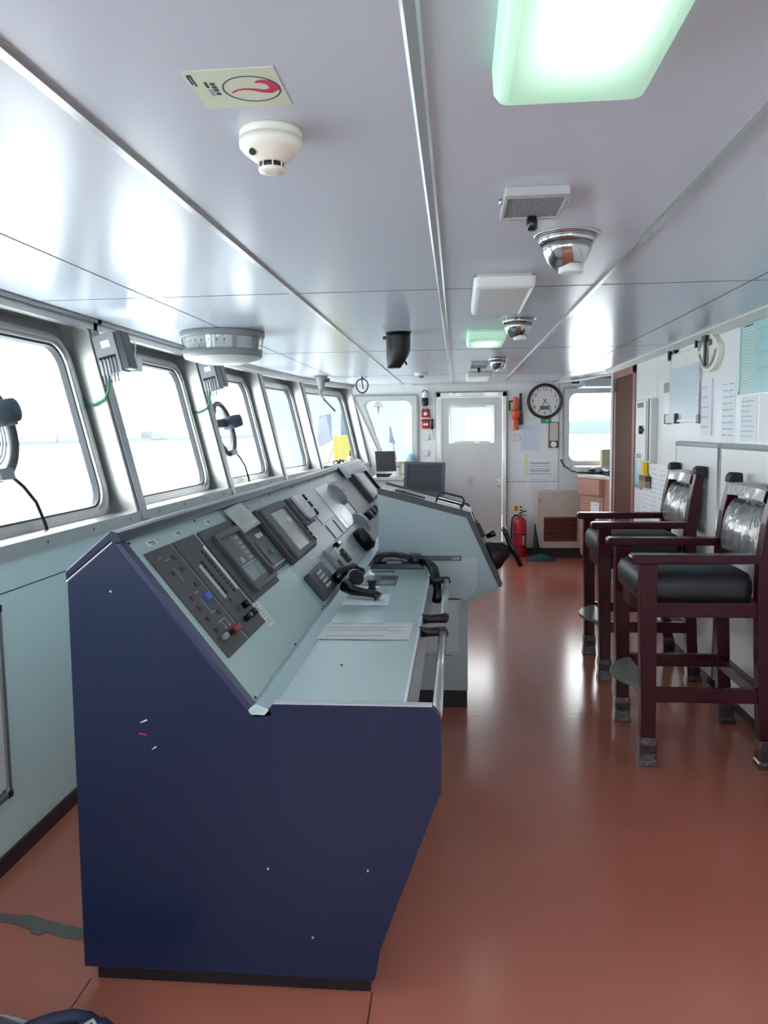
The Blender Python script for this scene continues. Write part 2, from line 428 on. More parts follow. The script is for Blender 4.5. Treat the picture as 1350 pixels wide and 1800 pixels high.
# rear wall behind the viewer, with two windows and its own panes
b = MB()
b.box((-1.9, -2.06, 0), (1.6, -2.0, 1.0), WALL); b.box((-1.9, -2.06, 2.0), (1.6, -2.0, H), WALL)
for x0, x1 in ((-1.9, -1.5), (-.2, .2), (1.4, 1.6)): b.box((x0, -2.06, 1.0), (x1, -2.0, 2.0), WALL)
struct(b.build('wall_rear'))
for k, (x0, x1) in enumerate(((-1.5, -.2), (.2, 1.4))):
    b = MB(frame_from((0, -2.0, 0), (1, 0, 0), (0, 0, 1), (0, -1, 0)))
    ringpair(b, rrect((x0+x1)/2, 1.5, x1-x0+.08, 1.08, .02), rrect((x0+x1)/2, 1.5, x1-x0-.08, .92, .1), -.02, .06, ALU)
    w = struct(b.build('window_%d' % (22+k)))
    MB().box((x0, -2.035, 1.0), (x1, -2.03, 2.0), GLASS).build('pane', w)

# ================================================================== CEILING FITTINGS
def flip(x, y, z=H):                     # local frame on the ceiling, local z pointing down
    return frame_from((x, y, z), (1, 0, 0), (0, 1, 0), (0, 0, -1))
# lifeboat hook sign
t = MB(flip(-.364, 1.38)); t.box((-.076, -.075, 0), (.076, .075, .0012), GLOW)
circ = [(.022+.049*math.cos(a*PI/20), .001+.05*math.sin(a*PI/20)) for a in range(40)]
ringpair(t, circ, [(.022+(x-.022)*.95, y*.95) for x, y in circ], .0013, .0017, INKD)
hook = [(-.015, .012), (-.004, .003), (.01, -.001), (.024, .002), (.038, .010), (.051, .012), (.060, .004), (.062, -.009), (.055, -.022), (.043, -.027), (.034, -.024)]
rad = [.002, .0025, .003, .004, .006, .008, .009, .009, .008, .006, .003]
i = t._i(CRIMSON)
rows = []
for k, (x, y) in enumerate(hook):
    x0, y0 = hook[max(k-1, 0)]; x1, y1 = hook[min(k+1, len(hook)-1)]
    d = math.hypot(x1-x0, y1-y0); nx, ny = -(y1-y0)/d, (x1-x0)/d
    rows.append([(x+nx*rad[k], y+ny*rad[k], .0016), (x-nx*rad[k], y-ny*rad[k], .0016)])
t.grid(rows, CRIMSON, False)
for k, y in enumerate((-.030, -.018, -.006, .008)): t.box((-.042, y, .0013), (-.034, y+.009, .0016), INKD)
t.box((-.051, -.034, .0013), (-.046, -.012, .0016), INKD); t.box((-.051, -.006, .0013), (-.045, .02, .0016), INK)
t.box((-.071, -.062, .0013), (-.063, -.054, .0016), INKD); t.box((-.067, -.054, .0013), (-.064, -.02, .0016), INKD); t.box((-.072, -.056, .0013), (-.069, -.026, .0016), INKD)
tag(t.build('hook_sign'), 'pale green safety card with a crimson hook in a black circle, stuck on the ceiling', 'sign')
# smoke detector
t = thing('smoke_detector', 'large round cream smoke detector beside the hook sign on the ceiling', 'smoke detector', (-.355, 1.575, H))
c = (-.355, 1.575, H)
MB().lathe([(.058, 0), (.06, -.004), (.06, -.016)], c, (0, 0, 1), CREAM, 40).build('mounting_base', t)
MB().lathe([(.061, -.0165), (.061, -.031), (.055, -.038), (.030, -.058), (.026, -.060)], c, (0, 0, 1), CREAM, 40).build('body', t)
b = MB()
b.lathe([(.0225, -.058), (.0225, -.069)], c, (0, 0, 1), BLACK, 24)
for k in range(8):
    a = k*PI/4+.3; b.box((c[0]+.0245*math.cos(a)-.0012, c[1]+.0245*math.sin(a)-.0012, H-.07), (c[0]+.0245*math.cos(a)+.0012, c[1]+.0245*math.sin(a)+.0012, H-.057), CREAM)
b.build('sensor_chamber', t)
MB().lathe([(.025, -.069), (.026, -.072), (.024, -.076), (.012, -.078)], c, (0, 0, 1), CREAM, 24).build('sensor_cap', t)
b = MB(frame_from((c[0]-.028, c[1]-.036, H-.0475), (1, 0, 0), (0, .8, -.6), (0, -.6, -.8)))
b.lathe([(.0065, -.002), (.0065, .003)], (0, 0, 0), (0, 0, 1), INKD, 16); b.build('emblem', t)
# fluorescent lights
def lightbox(name, label, x0, x1, y0, y1, zb, lit, group=None):
    t = thing(name, label, 'ceiling light', ((x0+x1)/2, (y0+y1)/2, H), group)
    w, h = x1-x0, y1-y0; cx, cy = (x0+x1)/2, (y0+y1)/2; M = flip(cx, cy)
    MB(M).box((-w/2+.015, -h/2+.015, 0), (w/2-.015, h/2-.015, .015), OFFWHITE).build('housing', t)
    b = MB(M); d = H-zb; m = LIT if lit else UNLIT
    lo = [rrect(0, 0, w, h, .02), rrect(0, 0, w-.005, h-.005, .02), rrect(0, 0, w-.02, h-.02, .02), rrect(0, 0, w-.05, h-.05, .015)]
    zz = [.012, d*.75, d*.94, d]
    b.grid([[(x, y, z) for x, y in l] for l, z in zip(lo, zz)], m, True, close_v=True)
    b.face([(x, y, d) for x, y in lo[-1]], m)
    b.build('diffuser', t)
    return t
L1 = lightbox('ceiling_light', 'big lit greenish ceiling light, the one largest and closest to the hook sign', .057, .299, .72, 1.353, 2.06, True)
lightbox('ceiling_light', 'unlit white box light between the two steel dome lamps', .065, .295, 3.05, 3.78, 2.072, False)
lightbox('ceiling_light', 'narrow lit ceiling light beyond the second steel dome lamp', .06, .29, 4.72, 5.22, 2.067, True)
lightbox('ceiling_light', 'unlit grey-white box light next to the door wall', .10, .35, 8.1, 9.0, 2.08, False)
# vent grilles
def vent(label, x0, x1, y0, y1):
    t = thing('air_vent', label, 'vent', ((x0+x1)/2, (y0+y1)/2, H), 'ceiling vents with black knobs')
    cx, cy, w, h = (x0+x1)/2, (y0+y1)/2, x1-x0, y1-y0; M = flip(cx, cy)
    b = MB(M); ringpair(b, rrect(0, 0, w, h, .006), rrect(0, .004, w*.88, h*.78, .003), 0, .022, GREYL); b.build('frame', t, bevel=.002)
    b = MB(M); b.box((-w*.44, -h*.40, .002), (w*.44, h*.42, .006), BLACK)
    n = 30
    for k in range(n):
        x = -w*.43+w*.86*(k+.5)/n; b.box((x-.0010, -h*.39, .006), (x+.0010, h*.41, .019), GREYL)
    b.build('grille', t)
    b = MB(M); b.lathe([(.011, .014), (.015, .03), (.014, .05), (.009, .054)], (.005, h*.40, 0), (0, 0, 1), BLACKG, 18); b.build('knob', t)
    for x in (-w*.5-.004, w*.5+.004): MB(M).lathe([(.006, 0), (.006, .01), (.003, .013)], (x, -.01, 0), (0, 0, 1), STEEL, 10).build('screw', t)
    return t
vent('slatted vent with a black knob between the big lit light and the larger steel dome', .117, .272, 1.99, 2.225)
vent('small slatted vent with a black knob near the door wall', .12, .27, 6.95, 7.45)
# dome lamps
def dome(label, x, y, r):
    t = thing('dome_lamp', label, 'lamp', (x, y, H), 'polished steel dome lamps')
    c = (x, y, H); n = 36
    MB().lathe([(r*1.12, 0), (r*1.12, -.003), (r*.98, -.006)], c, (0, 0, 1), STEEL, n).build('flange', t)
    MB().lathe([(r*.97, -.004), (r*.95, -.022), (r*.90, -.026)], c, (0, 0, 1), CHROME, n).build('collar', t)
    MB().lathe([(r*.88, -.024), (r*.80, -.05), (r*.66, -.076), (r*.48, -.094), (r*.42, -.098)], c, (0, 0, 1), CHROME, n).build('bowl', t)
    MB().lathe([(r*.42, -.09), (r*.42, -.112), (r*.34, -.114)], (x+.012, y-.01, H), (0, 0, 1), WHITE, 24).build('lens', t)
    M = frame_from((x-r*.32, y-r*.62, H-.062), (1, 0, 0), (0, .62, -.78), (0, -.78, -.62))
    MB(M).lathe([(.012, -.006), (.012, .006), (.010, .008)], (0, 0, 0), (0, 0, 1), GREY, 18).build('switch_button', t)
    return t
dome('larger steel dome lamp just past the first slatted vent', .33, 2.50, .088)
dome('steel dome lamp hanging behind the unlit white box light', .32, 4.30, .086)
dome('small far steel dome lamp beyond the narrow lit light', .33, 6.55, .078)
# periscope
t = thing('compass_periscope', 'black periscope tube with angled mouth hanging from the ceiling', 'periscope', (-.34, 4.76, H))
b = MB(); rows = []
for k in range(9):
    f = k/8; z = H-.002-.205*f
    r = .072 if f < .5 else .072*(1-.55*(f-.5)**1.3*2)
    cxo = -.343-(.072-r)*.85
    rows.append([(cxo+r*math.cos(a*PI/14), 4.765+r*math.sin(a*PI/14)*.95, z) for a in range(28)])
b.grid(rows, BLACK, True, close_v=True, cap=True); b.build('tube', t)
MB().lathe([(.077, 0), (.077, -.006)], (-.343, 4.765, H), (0, 0, 1), BLACK, 28).build('flange', t)
MB().box((-.432, 4.745, H-.04), (-.412, 4.775, H-.022), BLACK).build('clamp_screw', t)
MB().tube([(-.32, 4.72, 1.96), (-.295, 4.69, 1.945), (-.29, 4.69, 1.93)], .006, BLACK).build('focus_lever', t)
# rudder angle indicator: three dial faces round the front
t = thing('rudder_indicator', 'grey three-faced rudder angle indicator hanging from the ceiling by the windows', 'rudder indicator', (-1.36, 4.72, H))
RC = V((-1.345, 4.57, H))
def arcpt(a, r): return V((RC.x+r*1.02*math.cos(a), RC.y+r*math.sin(a), 0))
def band(b, r0, z0, r1, z1, m, a0=-PI*1.02, a1=PI*.02, n=36):
    b.grid([[arcpt(a0+(a1-a0)*k/n, r)+V((0, 0, z)) for k in range(n+1)] for r, z in ((r0, z0), (r1, z1))], m, True)
b = MB(); 
b.grid([[arcpt(2*PI*k/48, r)+V((0, 0, z)) for k in range(48)] for r, z in ((.235, H), (.238, H-.012), (.236, H-.032), (.232, H-.036))], GREY, True, close_v=True, cap=True)
b.grid([[arcpt(2*PI*k/48, r)+V((0, 0, z)) for k in range(48)] for r, z in ((.222, H-.105), (.219, H-.142), (.212, H-.146))], GREY, True, close_v=True, cap=True)
b.grid([[arcpt(2*PI*k/48, r)+V((0, 0, z)) for k in range(48)] for r, z in ((.205, H-.03), (.200, H-.11))], WHITE, True, close_v=True)
for a in (-PI*.985, -PI*.32, -PI*.1, PI*.0):
    p0, p1 = arcpt(a-.05, .23), arcpt(a+.05, .23)
    b.grid([[arcpt(a-.06+.12*k/4, .233)+V((0, 0, H-.034)) for k in range(5)], [arcpt(a-.06+.12*k/4, .221)+V((0, 0, H-.108)) for k in range(5)]], GREY, True)
b.build('housing', t)
b = MB(); b.grid([[arcpt(2*PI*k/48, r)+V((0, 0, z)) for k in range(48)] for r, z in ((.216, H-.143), (.21, H-.152), (.12, H-.178), (.04, H-.182))], OFFWHITE, True, close_v=True, cap=True); b.build('lower_cover', t)
b = MB()
for s in range(17):
    a = -PI*.93+s*PI*.033
    p = arcpt(a, .2075); q = arcpt(a+.010, .2075)
    hh = .020 if s % 2 == 0 else .010
    b.face([p+V((0, 0, H-.088)), q+V((0, 0, H-.088)), q+V((0, 0, H-.088+hh)), p+V((0, 0, H-.088+hh))], INKD)
    if s % 2 == 0:
        q2 = arcpt(a+.035, .2075); b.face([p+V((0, 0, H-.066)), q2+V((0, 0, H-.066)), q2+V((0, 0, H-.056)), p+V((0, 0, H-.056))], INKD)
for s in range(7):
    a = -PI*.27+s*PI*.022; p = arcpt(a, .2075); q = arcpt(a+.012, .2075)
    b.face([p+V((0, 0, H-.09)), q+V((0, 0, H-.09)), q+V((0, 0, H-.065)), p+V((0, 0, H-.065))], INK)
b.build('dial_scale', t)
a = -PI*.62; p = arcpt(a, .209); q = arcpt(a+.02, .209)
MB().face([p+V((0, 0, H-.105)), q+V((0, 0, H-.105)), q+V((0, 0, H-.082)), p+V((0, 0, H-.082))], INKD).build('pointer', t)
b = MB(); band(b, .231, H-.036, .221, H-.107, CLEAR, -PI*.96, -PI*.02); b.build('dial_window', t)
# far small detector, ring hook, gooseneck lamp
t = thing('smoke_detector', 'tiny white smoke detector far away near the door wall ceiling', 'smoke detector', (-.36, 8.1, H))
MB().lathe([(.065, 0), (.065, -.02), (.05, -.03)], (-.36, 8.1, H), (0, 0, 1), WHITE).build('body', t); MB().lathe([(.03, -.028), (.028, -.05), (.015, -.054)], (-.36, 8.1, H), (0, 0, 1), GREY).build('sensor_cap', t)
t = thing('hanging_clip', 'dark green wire loop clip hanging from the ceiling before the corner window', 'clip', (-.985, 8.35, H))
b = MB(); b.tube([(-.985+.062*math.cos(a)*(1+.12*math.sin(a)), 8.35, 2.02+.072*math.sin(a)) for a in [k*PI/14 for k in range(28)]], .008, BTNGRN, 8, closed=True); b.build('loop', t)
MB().tube([(-.985, 8.35, H), (-.985, 8.35, 2.06), (-.975, 8.35, 1.99)], .006, BLACK, 8).build('stem', t); MB().tube([(-1.0, 8.35, 2.095), (-.93, 8.35, 2.115)], .004, BLACK, 6).build('pin', t)
t = thing('chart_lamp', 'small hanging lamp on a bent black arm before the last forward window', 'lamp', (-1.40, 8.25, H))
MB().lathe([(.075, 0), (.055, -.035), (.03, -.13), (.028, -.14)], (-1.40, 8.25, H), (0, 0, 1), GREY, 20).build('cone', t)
MB().tube([(-1.395, 8.25, 1.99), (-1.41, 8.25, 1.94), (-1.385, 8.24, 1.90), (-1.36, 8.23, 1.87)], .013, GREY, 8).build('joint', t)
MB().tube([(-1.41, 8.25, 1.935), (-1.36, 8.24, 1.87), (-1.25, 8.2, 1.76)], .008, BLACK, 8).build('arm', t)
MB().box((-1.37, 8.23, 2.06), (-1.31, 8.27, 2.10), BLACK).build('switch', t)

# ================================================================== FORWARD WALL FITTINGS
def clear_view(bay, uu, label):
    M, L = BAYS[bay]
    t = thing('clear_view_screen', label, 'clear view screen', tuple(M @ V((uu, .47, .08))), 'spinning clear view screens')
    R0 = .2
    P = lambda a, r, w: (uu+r*math.cos(a), .46+r*math.sin(a), w)
    A = [k*2*PI/40 for k in range(40)]
    b = MB(M); b.tube([P(a, R0, .10) for a in A], .021, CHAR2, 10, closed=True); b.build('rim', t)
    b = MB(M)
    for r, w in ((.158, .108), (.148, .115), (.138, .122)): b.tube([P(a, r, w) for a in A], .0045, GREYL, 6, closed=True)
    b.build('inner_ring', t)
    MB(M).box((uu-.19, .465, .055), (uu+.185, .525, .095), DECKGREY).build('crossbar', t)
    b = MB(M); b.lathe([(.05, .09), (.052, .0), (.046, -.05), (.02, -.058)], (uu, .495, 0), (0, 0, 1), DECKGREY, 24); b.build('motor', t)
    MB(M).box((uu-.03, .245, .06), (uu+.065, .29, .13), GREY).build('bracket', t)
    b = MB(M); b.tube([(uu+.05, .26, .07), (uu+.10, .21, .06), (uu+.16, .14, .06), (uu+.20, .05, .07), (uu+.22, -.002, .08)], .0075, BLACK, 8); b.build('cable', t)
    b = MB(M); b.lathe([(.016, 0), (.016, .02), (.01, .024)], (uu+.22, 0, .08), (0, 1, 0), STEEL, 12); b.build('gland', t)
    return t
clear_view(3, .56, 'round clear view screen in the front window by the camera, half out of frame')
clear_view(5, .47, 'round clear view screen in the window under the rudder indicator')
def junction(bay, label):
    M, L = BAYS[bay]; e = L
    t = thing('junction_box', label, 'junction box', tuple(M @ V((e, .85, 0))), 'grey junction boxes on the window posts')
    b = MB(M); b.box((e-.075, .70, -.125), (e+.03, .90, -.012), GREY); b.build('box', t, bevel=.004)
    b = MB(M); b.box((e-.07, .705, -.165), (e+.03, .895, -.125), CHAR2); b.build('cover', t, bevel=.006)
    b = MB(M); b.box((e-.0765, .83, -.095), (e-.0745, .865, -.05), WHITE); b.build('label_plate', t)
    for k in range(5):
        b = MB(M); w = -.03-k*.018
        b.tube([(e-.079, .775, w), (e-.082, .755, w), (e-.079, .70, w+.004), (e-.05, .66, w+.02)], .0045, GREYL if k < 3 else GREY, 6); b.lathe([(.007, 0), (.007, .012)], (e-.08, .775, w), (0, 1, 0), BLACK, 8); b.build('wire', t)
    b = MB(M); b.tube([(e-.068, .62, .11), (e-.085, .585, .10), (e-.088, .57, .06), (e-.085, .585, .0), (e-.075, .63, -.03), (e-.06, .69, -.045)], .007, GREENW, 8); b.build('earth_wire', t)
    return t
junction(3, 'larger grey junction box on the window post next to the hanging sensor box')
junction(4, 'small grey junction box on the window post below the rudder indicator')
M, L = BAYS[4]
t = thing('sensor_box', 'little white box hanging on a cord beside the larger junction box', 'sensor', tuple(M @ V((.2, .85, -.1))))
MB().box((-1.715, 4.10, 1.878), (-1.66, 4.15, 1.945), WHITE).build('box', t, bevel=.004)
MB().tube([(-1.69, 4.12, 1.945), (-1.685, 4.13, 2.0), (-1.72, 4.2, 2.04), (-1.80, 4.3, 2.09)], .003, WHITE, 6).build('cord', t)
# whiteboard on the lower wall
t = thing('whiteboard', 'aluminium-framed whiteboard cut off by the picture edge under the front window', 'whiteboard', (-1.60, 2.2, .6))
MB().box((-1.612, 1.62, .30), (-1.604, 2.60, .93), WHITE).build('board', t)
b = MB(frame_from((-1.617, 0, 0), (0, 1, 0), (0, 0, 1), (1, 0, 0))); ringpair(b, rrect(2.11, .612, 1.01, .70, .03), rrect(2.11, .612, .965, .655, .02), 0, .022, ALUDARK); b.build('frame', t, bevel=.003)
for z in (.275, .95):
    MB().box((-1.617, 2.585, z-.015), (-1.592, 2.618, z+.012), BLACKG).build('corner_cap', t, bevel=.006)

# ================================================================== DOOR WALL FITTINGS  (plane Y = 9.98)
YF = 9.98
INKF = mat('soft_print', (176, 182, 194), rough=.7)
def fbox(b, x0, x1, z0, z1, d, m, d0=0.):
    return b.box((x0, YF-d0-d, z0), (x1, YF-d0, z1), m)
def printed(b, x0, x1, z0, z1, d, n, m=INKF, ragged=True):
    for k in range(n):
        z = z1-(z1-z0)*(k+.5)/n; e = (x1-x0)*(random.random()*.3 if ragged else 0)
        b.box((x0, YF-d-.0004, z-(z1-z0)/n*.1), (x1-e, YF-d, z+(z1-z0)/n*.1), m)
# lifejacket light and red bag
t = thing('lantern', 'white and black lantern with a carrying loop hanging beside the steel door', 'lantern', (-.39, YF, 1.94))
MB().lathe([(.026, 2.025), (.036, 2.01), (.038, 1.95)], (-.392, YF-.045, 0), (0, 0, 1), WHITE, 20).build('lens', t)
MB().lathe([(.040, 1.95), (.040, 1.88), (.032, 1.852)], (-.392, YF-.045, 0), (0, 0, 1), BLACK, 20).build('battery_case', t)
MB().tube([(-.428, YF-.045, 2.0), (-.42, YF-.045, 2.03), (-.392, YF-.045, 2.045), (-.364, YF-.045, 2.03), (-.356, YF-.045, 2.0)], .005, BLACK, 8).build('loop', t)
MB().tube([(-.43, YF-.02, 2.1), (-.415, YF-.045, 2.02)], .002, WHITE, 6).tube([(-.345, YF-.02, 2.1), (-.365, YF-.045, 2.02)], .002, WHITE, 6).build('hanging_cord', t)
t = thing('red_pouch', 'red nylon pouch with white patches hanging under the lantern', 'pouch', (-.385, YF, 1.7))
b = MB(); fbox(b, -.437, -.335, 1.70, 1.815, .03, REDBAG); b.build('flap', t, bevel=.01)
b = MB(); fbox(b, -.432, -.337, 1.572, 1.70, .045, REDBAG); b.build('pocket', t, bevel=.01)
b = MB(); b.lathe([(.022, 0), (.022, .003)], (-.388, YF-.031, 1.755), (0, -1, 0), WHITE, 18); b.build('patch', t)
for x in (-.402, -.37): MB().lathe([(.015, 0), (.015, .003)], (x, YF-.046, 1.625), (0, -1, 0), WHITE, 14).build('reflector', t)
b = MB()
for z in (1.70, 1.675): b.box((-.445, YF-.05, z-.006), (-.33, YF-.044, z+.006), WHITE if z > 1.69 else BLACK)
b.build('strap', t)
MB().tube([(-.40, YF-.035, 1.85), (-.425, YF-.035, 1.80)], .004, BLACK, 6).tube([(-.38, YF-.035, 1.85), (-.345, YF-.035, 1.78), (-.33, YF-.035, 1.72)], .004, BLACK, 6).build('sling', t)
t = thing('hand_microphone', 'small black hand microphone hanging between the red pouch and the steel door', 'microphone', (-.31, YF, 1.63))
b = MB(); b.lathe([(.016, 1.565), (.018, 1.60), (.010, 1.63), (.010, 1.65), (.016, 1.67), (.016, 1.69)], (-.309, YF-.03, 0), (0, 0, 1), BLACK, 14); b.build('body', t)
MB().tube([(-.305, YF-.02, 1.565), (-.295, YF-.02, 1.50), (-.285, YF-.01, 1.44)], .003, BLACK, 6).build('cord', t)
def plate(name, label, x0, x1, z0, z1, cells):
    t = thing(name, label, 'switch', ((x0+x1)/2, YF, z0))
    b = MB(); fbox(b, x0, x1, z0, z1, .012, OFFWHITE); b.build('plate', t, bevel=.003)
    for c in range(cells):
        b = MB(); w = (x1-x0-.02)/cells; fbox(b, x0+.01+c*w+.003, x0+.01+(c+1)*w-.003, z0+.015, z0+(z1-z0)*.55, .006, WHITE, .012); b.build('rocker', t, bevel=.002)
plate('wall_switch', 'double wall switch plate under the red pouch', -.426, -.34, 1.424, 1.508, 2)
plate('wall_switch', 'narrow wall switch plate lower down beside the steel door frame', -.421, -.352, 1.228, 1.315, 1)
plate('wall_switch', 'pale switch plate below the orange transponder', .692, .777, 1.403, 1.490, 1)
# orange search and rescue transponder, bracket and sign
b = MB(); fbox(b, .632, .735, 1.776, 1.904, .003, GREEN); fbox(b, .66, .69, 1.80, 1.88, .001, WHITE, .003); fbox(b, .642, .70, 1.786, 1.794, .001, WHITE, .003)
tag(b.build('wall_sign'), 'dark green safety sign behind the orange transponder', 'sign')
t = thing('transponder', 'orange rescue transponder tube clipped to the wall right beside the steel door', 'transponder', (.715, YF, 1.74))
MB().lathe([(.024, 1.94), (.030, 1.92), (.033, 1.78)], (.715, YF-.055, 0), (0, 0, 1), ORANGE, 20).build('antenna', t)
MB().lathe([(.045, 1.775), (.056, 1.765), (.056, 1.735), (.048, 1.725), (.048, 1.69)], (.715, YF-.055, 0), (0, 0, 1), ORANGE, 20).box((.655, YF-.08, 1.745), (.78, YF-.03, 1.76), ORANGE).build('collar', t)
MB().lathe([(.038, 1.69), (.036, 1.56), (.033, 1.545)], (.715, YF-.055, 0), (0, 0, 1), ORANGE, 20).build('battery', t)
MB().box((.678, YF-.093, 1.58), (.688, YF-.06, 1.66), WHITE).build('label_strip', t)
b = MB(); b.prism([(.765, 1.99), (.79, 1.99), (.808, 1.604), (.758, 1.604)], YF-.045, YF, BLACK)
tag(b.build('bracket', bevel=.004), 'tall black plastic holder on the wall between the orange transponder and the clock', 'holder')
# wall clock
CX, CZ = 1.071, 1.888
t = thing('wall_clock', 'large round wall clock with dark frame and digital strip', 'clock', (CX, YF, CZ))
MB().lathe([(.214, 0), (.216, .02), (.205, .045), (.192, .05), (.178, .036), (.176, .02)], (CX, YF, CZ), (0, -1, 0), mat('clock_frame', (58, 40, 48), rough=.28), 64).build('frame', t)
MB().lathe([(.178, .006), (.178, .0225)], (CX, YF, CZ), (0, -1, 0), mat('clock_dial', (226, 224, 220), rough=.5), 64).build('dial', t)
b = MB()
for k in range(1, 13):
    a = PI/2-k*PI/6; r = .145
    b.text(str(k), .06, frame_from((CX+r*math.cos(a), YF-.0232, CZ+r*math.sin(a)), (1, 0, 0), (0, 0, 1), (0, -1, 0)), INKD)
b.build('numeral', t)
MB().box((CX-.062, YF-.0236, CZ-.105), (CX+.066, YF-.0225, CZ-.055), GREY).box((CX-.055, YF-.0234, CZ-.155), (CX+.062, YF-.0225, CZ-.107), GLOW).build('digital_display', t)
b = MB()
for k, x in enumerate((-.05, -.03, -.012, .012, .03)): b.box((CX+x, YF-.0243, CZ-.1), (CX+x+.011, YF-.0236, CZ-.06), INKD)
b.build('digit', t)
def hand(b, ang, l, w, z):
    c, s = math.cos(ang), math.sin(ang); M = frame_from((CX, YF-z, CZ), (c, 0, s), (-s, 0, c), (0, -1, 0)); b.T = M
    b.face([(-.035, -w, 0), (l, -w*.5, 0), (l, w*.5, 0), (-.035, w, 0)], INKD)
b = MB(); hand(b, math.radians(-118), .075, .006, .026); b.build('hour_hand', t)
b = MB(); hand(b, math.radians(-45), .10, .0045, .028); b.build('minute_hand', t)
MB(frame_from((CX, YF-.0226, CZ), (1, 0, 0), (0, 0, 1), (0, -1, 0))).box((-.012, .06, 0), (.018, .064, .0005), INK).build('mark', t)
b = MB(); fbox(b, 1.026, 1.152, 1.618, 1.68, .004, GREENT); fbox(b, 1.085, 1.125, 1.645, 1.655, .001, WHITE, .004); tag(b.build('tag'), 'small bright green tag showing under the wall clock', 'tag')
t = thing('clipboard', 'narrow dark clip holder with a beige sheet below the clock', 'clip holder', (1.18, YF, 1.47))
b = MB(); fbox(b, 1.121, 1.243, 1.317, 1.631, .02, CHAR); b.build('backing', t, bevel=.003)
b = MB(); fbox(b, 1.132, 1.234, 1.405, 1.622, .004, BEIGE, .02); b.build('sheet', t)
b = MB(); b.lathe([(.036, 0), (.036, .006)], (1.18, YF-.02, 1.36), (0, -1, 0), WHITE, 20); b.build('disc', t)
def sheet(label, x0, x1, z0, z1, n, m=PAPER, d=.002, extra=None):
    b = MB(); fbox(b, x0, x1, z0, z1, d, m)
    if n: printed(b, x0+.12*(x1-x0), x1-.1*(x1-x0), z0+.08*(z1-z0), z1-.08*(z1-z0), d, n)
    if extra: extra(b)
    return tag(b.build('notice_sheet'), label, 'paper')
sheet('printed notice in a plastic sleeve under the black wall holder', .784, 1.021, 1.284, 1.602, 14, mat('sleeve_paper', (214, 222, 240), rough=.25), .003)
sheet('blank white laminated panel by the door frame with a curved highlight', .618, .833, .952, 1.249, 0, PAPER, .004)
def ext2(b):
    for k in range(4): b.box((.89, YF-.0026, 1.0+k*.03), (1.15, YF-.002, 1.006+k*.03), INK)
    b.box((.875, YF-.0026, .99), (1.172, YF-.002, .994), INK); b.box((.875, YF-.0026, 1.135), (1.172, YF-.002, 1.139), INK)
sheet('wide white form with a ruled box, right of the yellow-edged strip', .866, 1.183, .973, 1.192, 2, PAPER, .002, ext2)
sheet('white printed sheet right above the beige louvred cabinet', .856, 1.185, .77, .958, 6)
b = MB(); fbox(b, .836, .862, .997, 1.255, .004, mat('yellow_strip', (226, 228, 180), rough=.6)); tag(b.build('wall_strip'), 'thin pale yellow strip stuck between the two white sheets', 'strip')
# extinguisher and sign
b = MB(); fbox(b, .679, .835, .48, .63, .002, mat('sign_yellow', (232, 234, 196), rough=.5)); fbox(b, .71, .75, .54, .60, .001, ORANGE, .002); fbox(b, .775, .80, .575, .595, .001, INKD, .002); fbox(b, .775, .81, .54, .555, .001, INKD, .002)
tag(b.build('extinguisher_sign'), 'pale yellow card with an orange flame mark above the extinguisher', 'sign')
EX, EY = .762, 9.80
t = thing('fire_extinguisher', 'red fire extinguisher standing on the floor by the steel door', 'fire extinguisher', (EX, EY, 0))
MB().lathe([(.074, 0), (.08, .02), (.082, .40), (.075, .445), (.05, .475), (.028, .487)], (EX, EY, 0), (0, 0, 1), RED, 32).build('cylinder', t)
MB().lathe([(.026, .48), (.026, .515), (.018, .53)], (EX, EY, 0), (0, 0, 1), GREY, 16).build('valve', t)
MB().tube([(EX-.01, EY, .525), (EX+.04, EY, .548), (EX+.08, EY, .555)], .008, BLACK, 8).tube([(EX+.01, EY, .505), (EX+.05, EY, .51), (EX+.085, EY, .49)], .007, GREY, 8).build('lever', t)
MB().tube([(EX-.02, EY, .50), (EX-.06, EY-.02, .505), (EX-.095, EY-.02, .46), (EX-.102, EY-.02, .3), (EX-.095, EY-.03, .14), (EX-.075, EY-.05, .07)], .0115, BLACK, 10).build('hose', t)
for z in (.275, .115):
    b = MB(); b.lathe([(.084, -.006), (.085, 0), (.084, .006)], (EX, EY, z), (0, 0, 1), BLACK, 32); b.build('band', t)
b = MB()
b.grid([[(EX+.0828*math.sin(a), EY-.0828*math.cos(a), z) for a in (.35, .45, .55, .65)] for z in (.15, .26)], PAPERT, True); b.text('j', .07, frame_from((EX+.041, EY-.076, .2), (.87, .49, 0), (0, 0, 1), (.49, -.87, 0)), RED); b.build('label_patch', t)
# louvred cabinet
t = thing('louvred_cabinet', 'beige cabinet with a brown louvred vent, against the door wall', 'cabinet', (1.25, 9.8, 0))
MB().box((.96, 9.62, .125), (1.515, 9.96, .80), BEIGE).build('body', t, bevel=.004)
MB().box((.97, 9.66, 0), (1.51, 9.96, .125), SKIRT).build('plinth', t)
b = MB(); b.box((.956, 9.60, .128), (1.50, 9.62, .805), BEIGE); d = b.build('door', t, bevel=.003)
b = MB(); b.box((1.03, 9.590, .212), (1.42, 9.60, .502), LOUV)
for k in range(8):
    z = .225+k*.035; b.prism([(9.590, z), (9.590, z+.03), (9.572, z+.008)], 1.045, 1.405, LOUV, axis='x')
b.build('louvre', d)
MB().box((.982, 9.594, .675), (.988, 9.60, .725), BLACK).build('keyhole', d)
MB().prism([(1.465, .70), (1.465, .75), (1.488, .735), (1.488, .715)], 9.58, 9.60, BROWN).box((1.488, 9.585, .722), (1.54, 9.6, .728), GREY).lathe([(.02, 0), (.02, .01)], (1.53, 9.6, .725), (0, -1, 0), GREY, 14).build('latch', t)
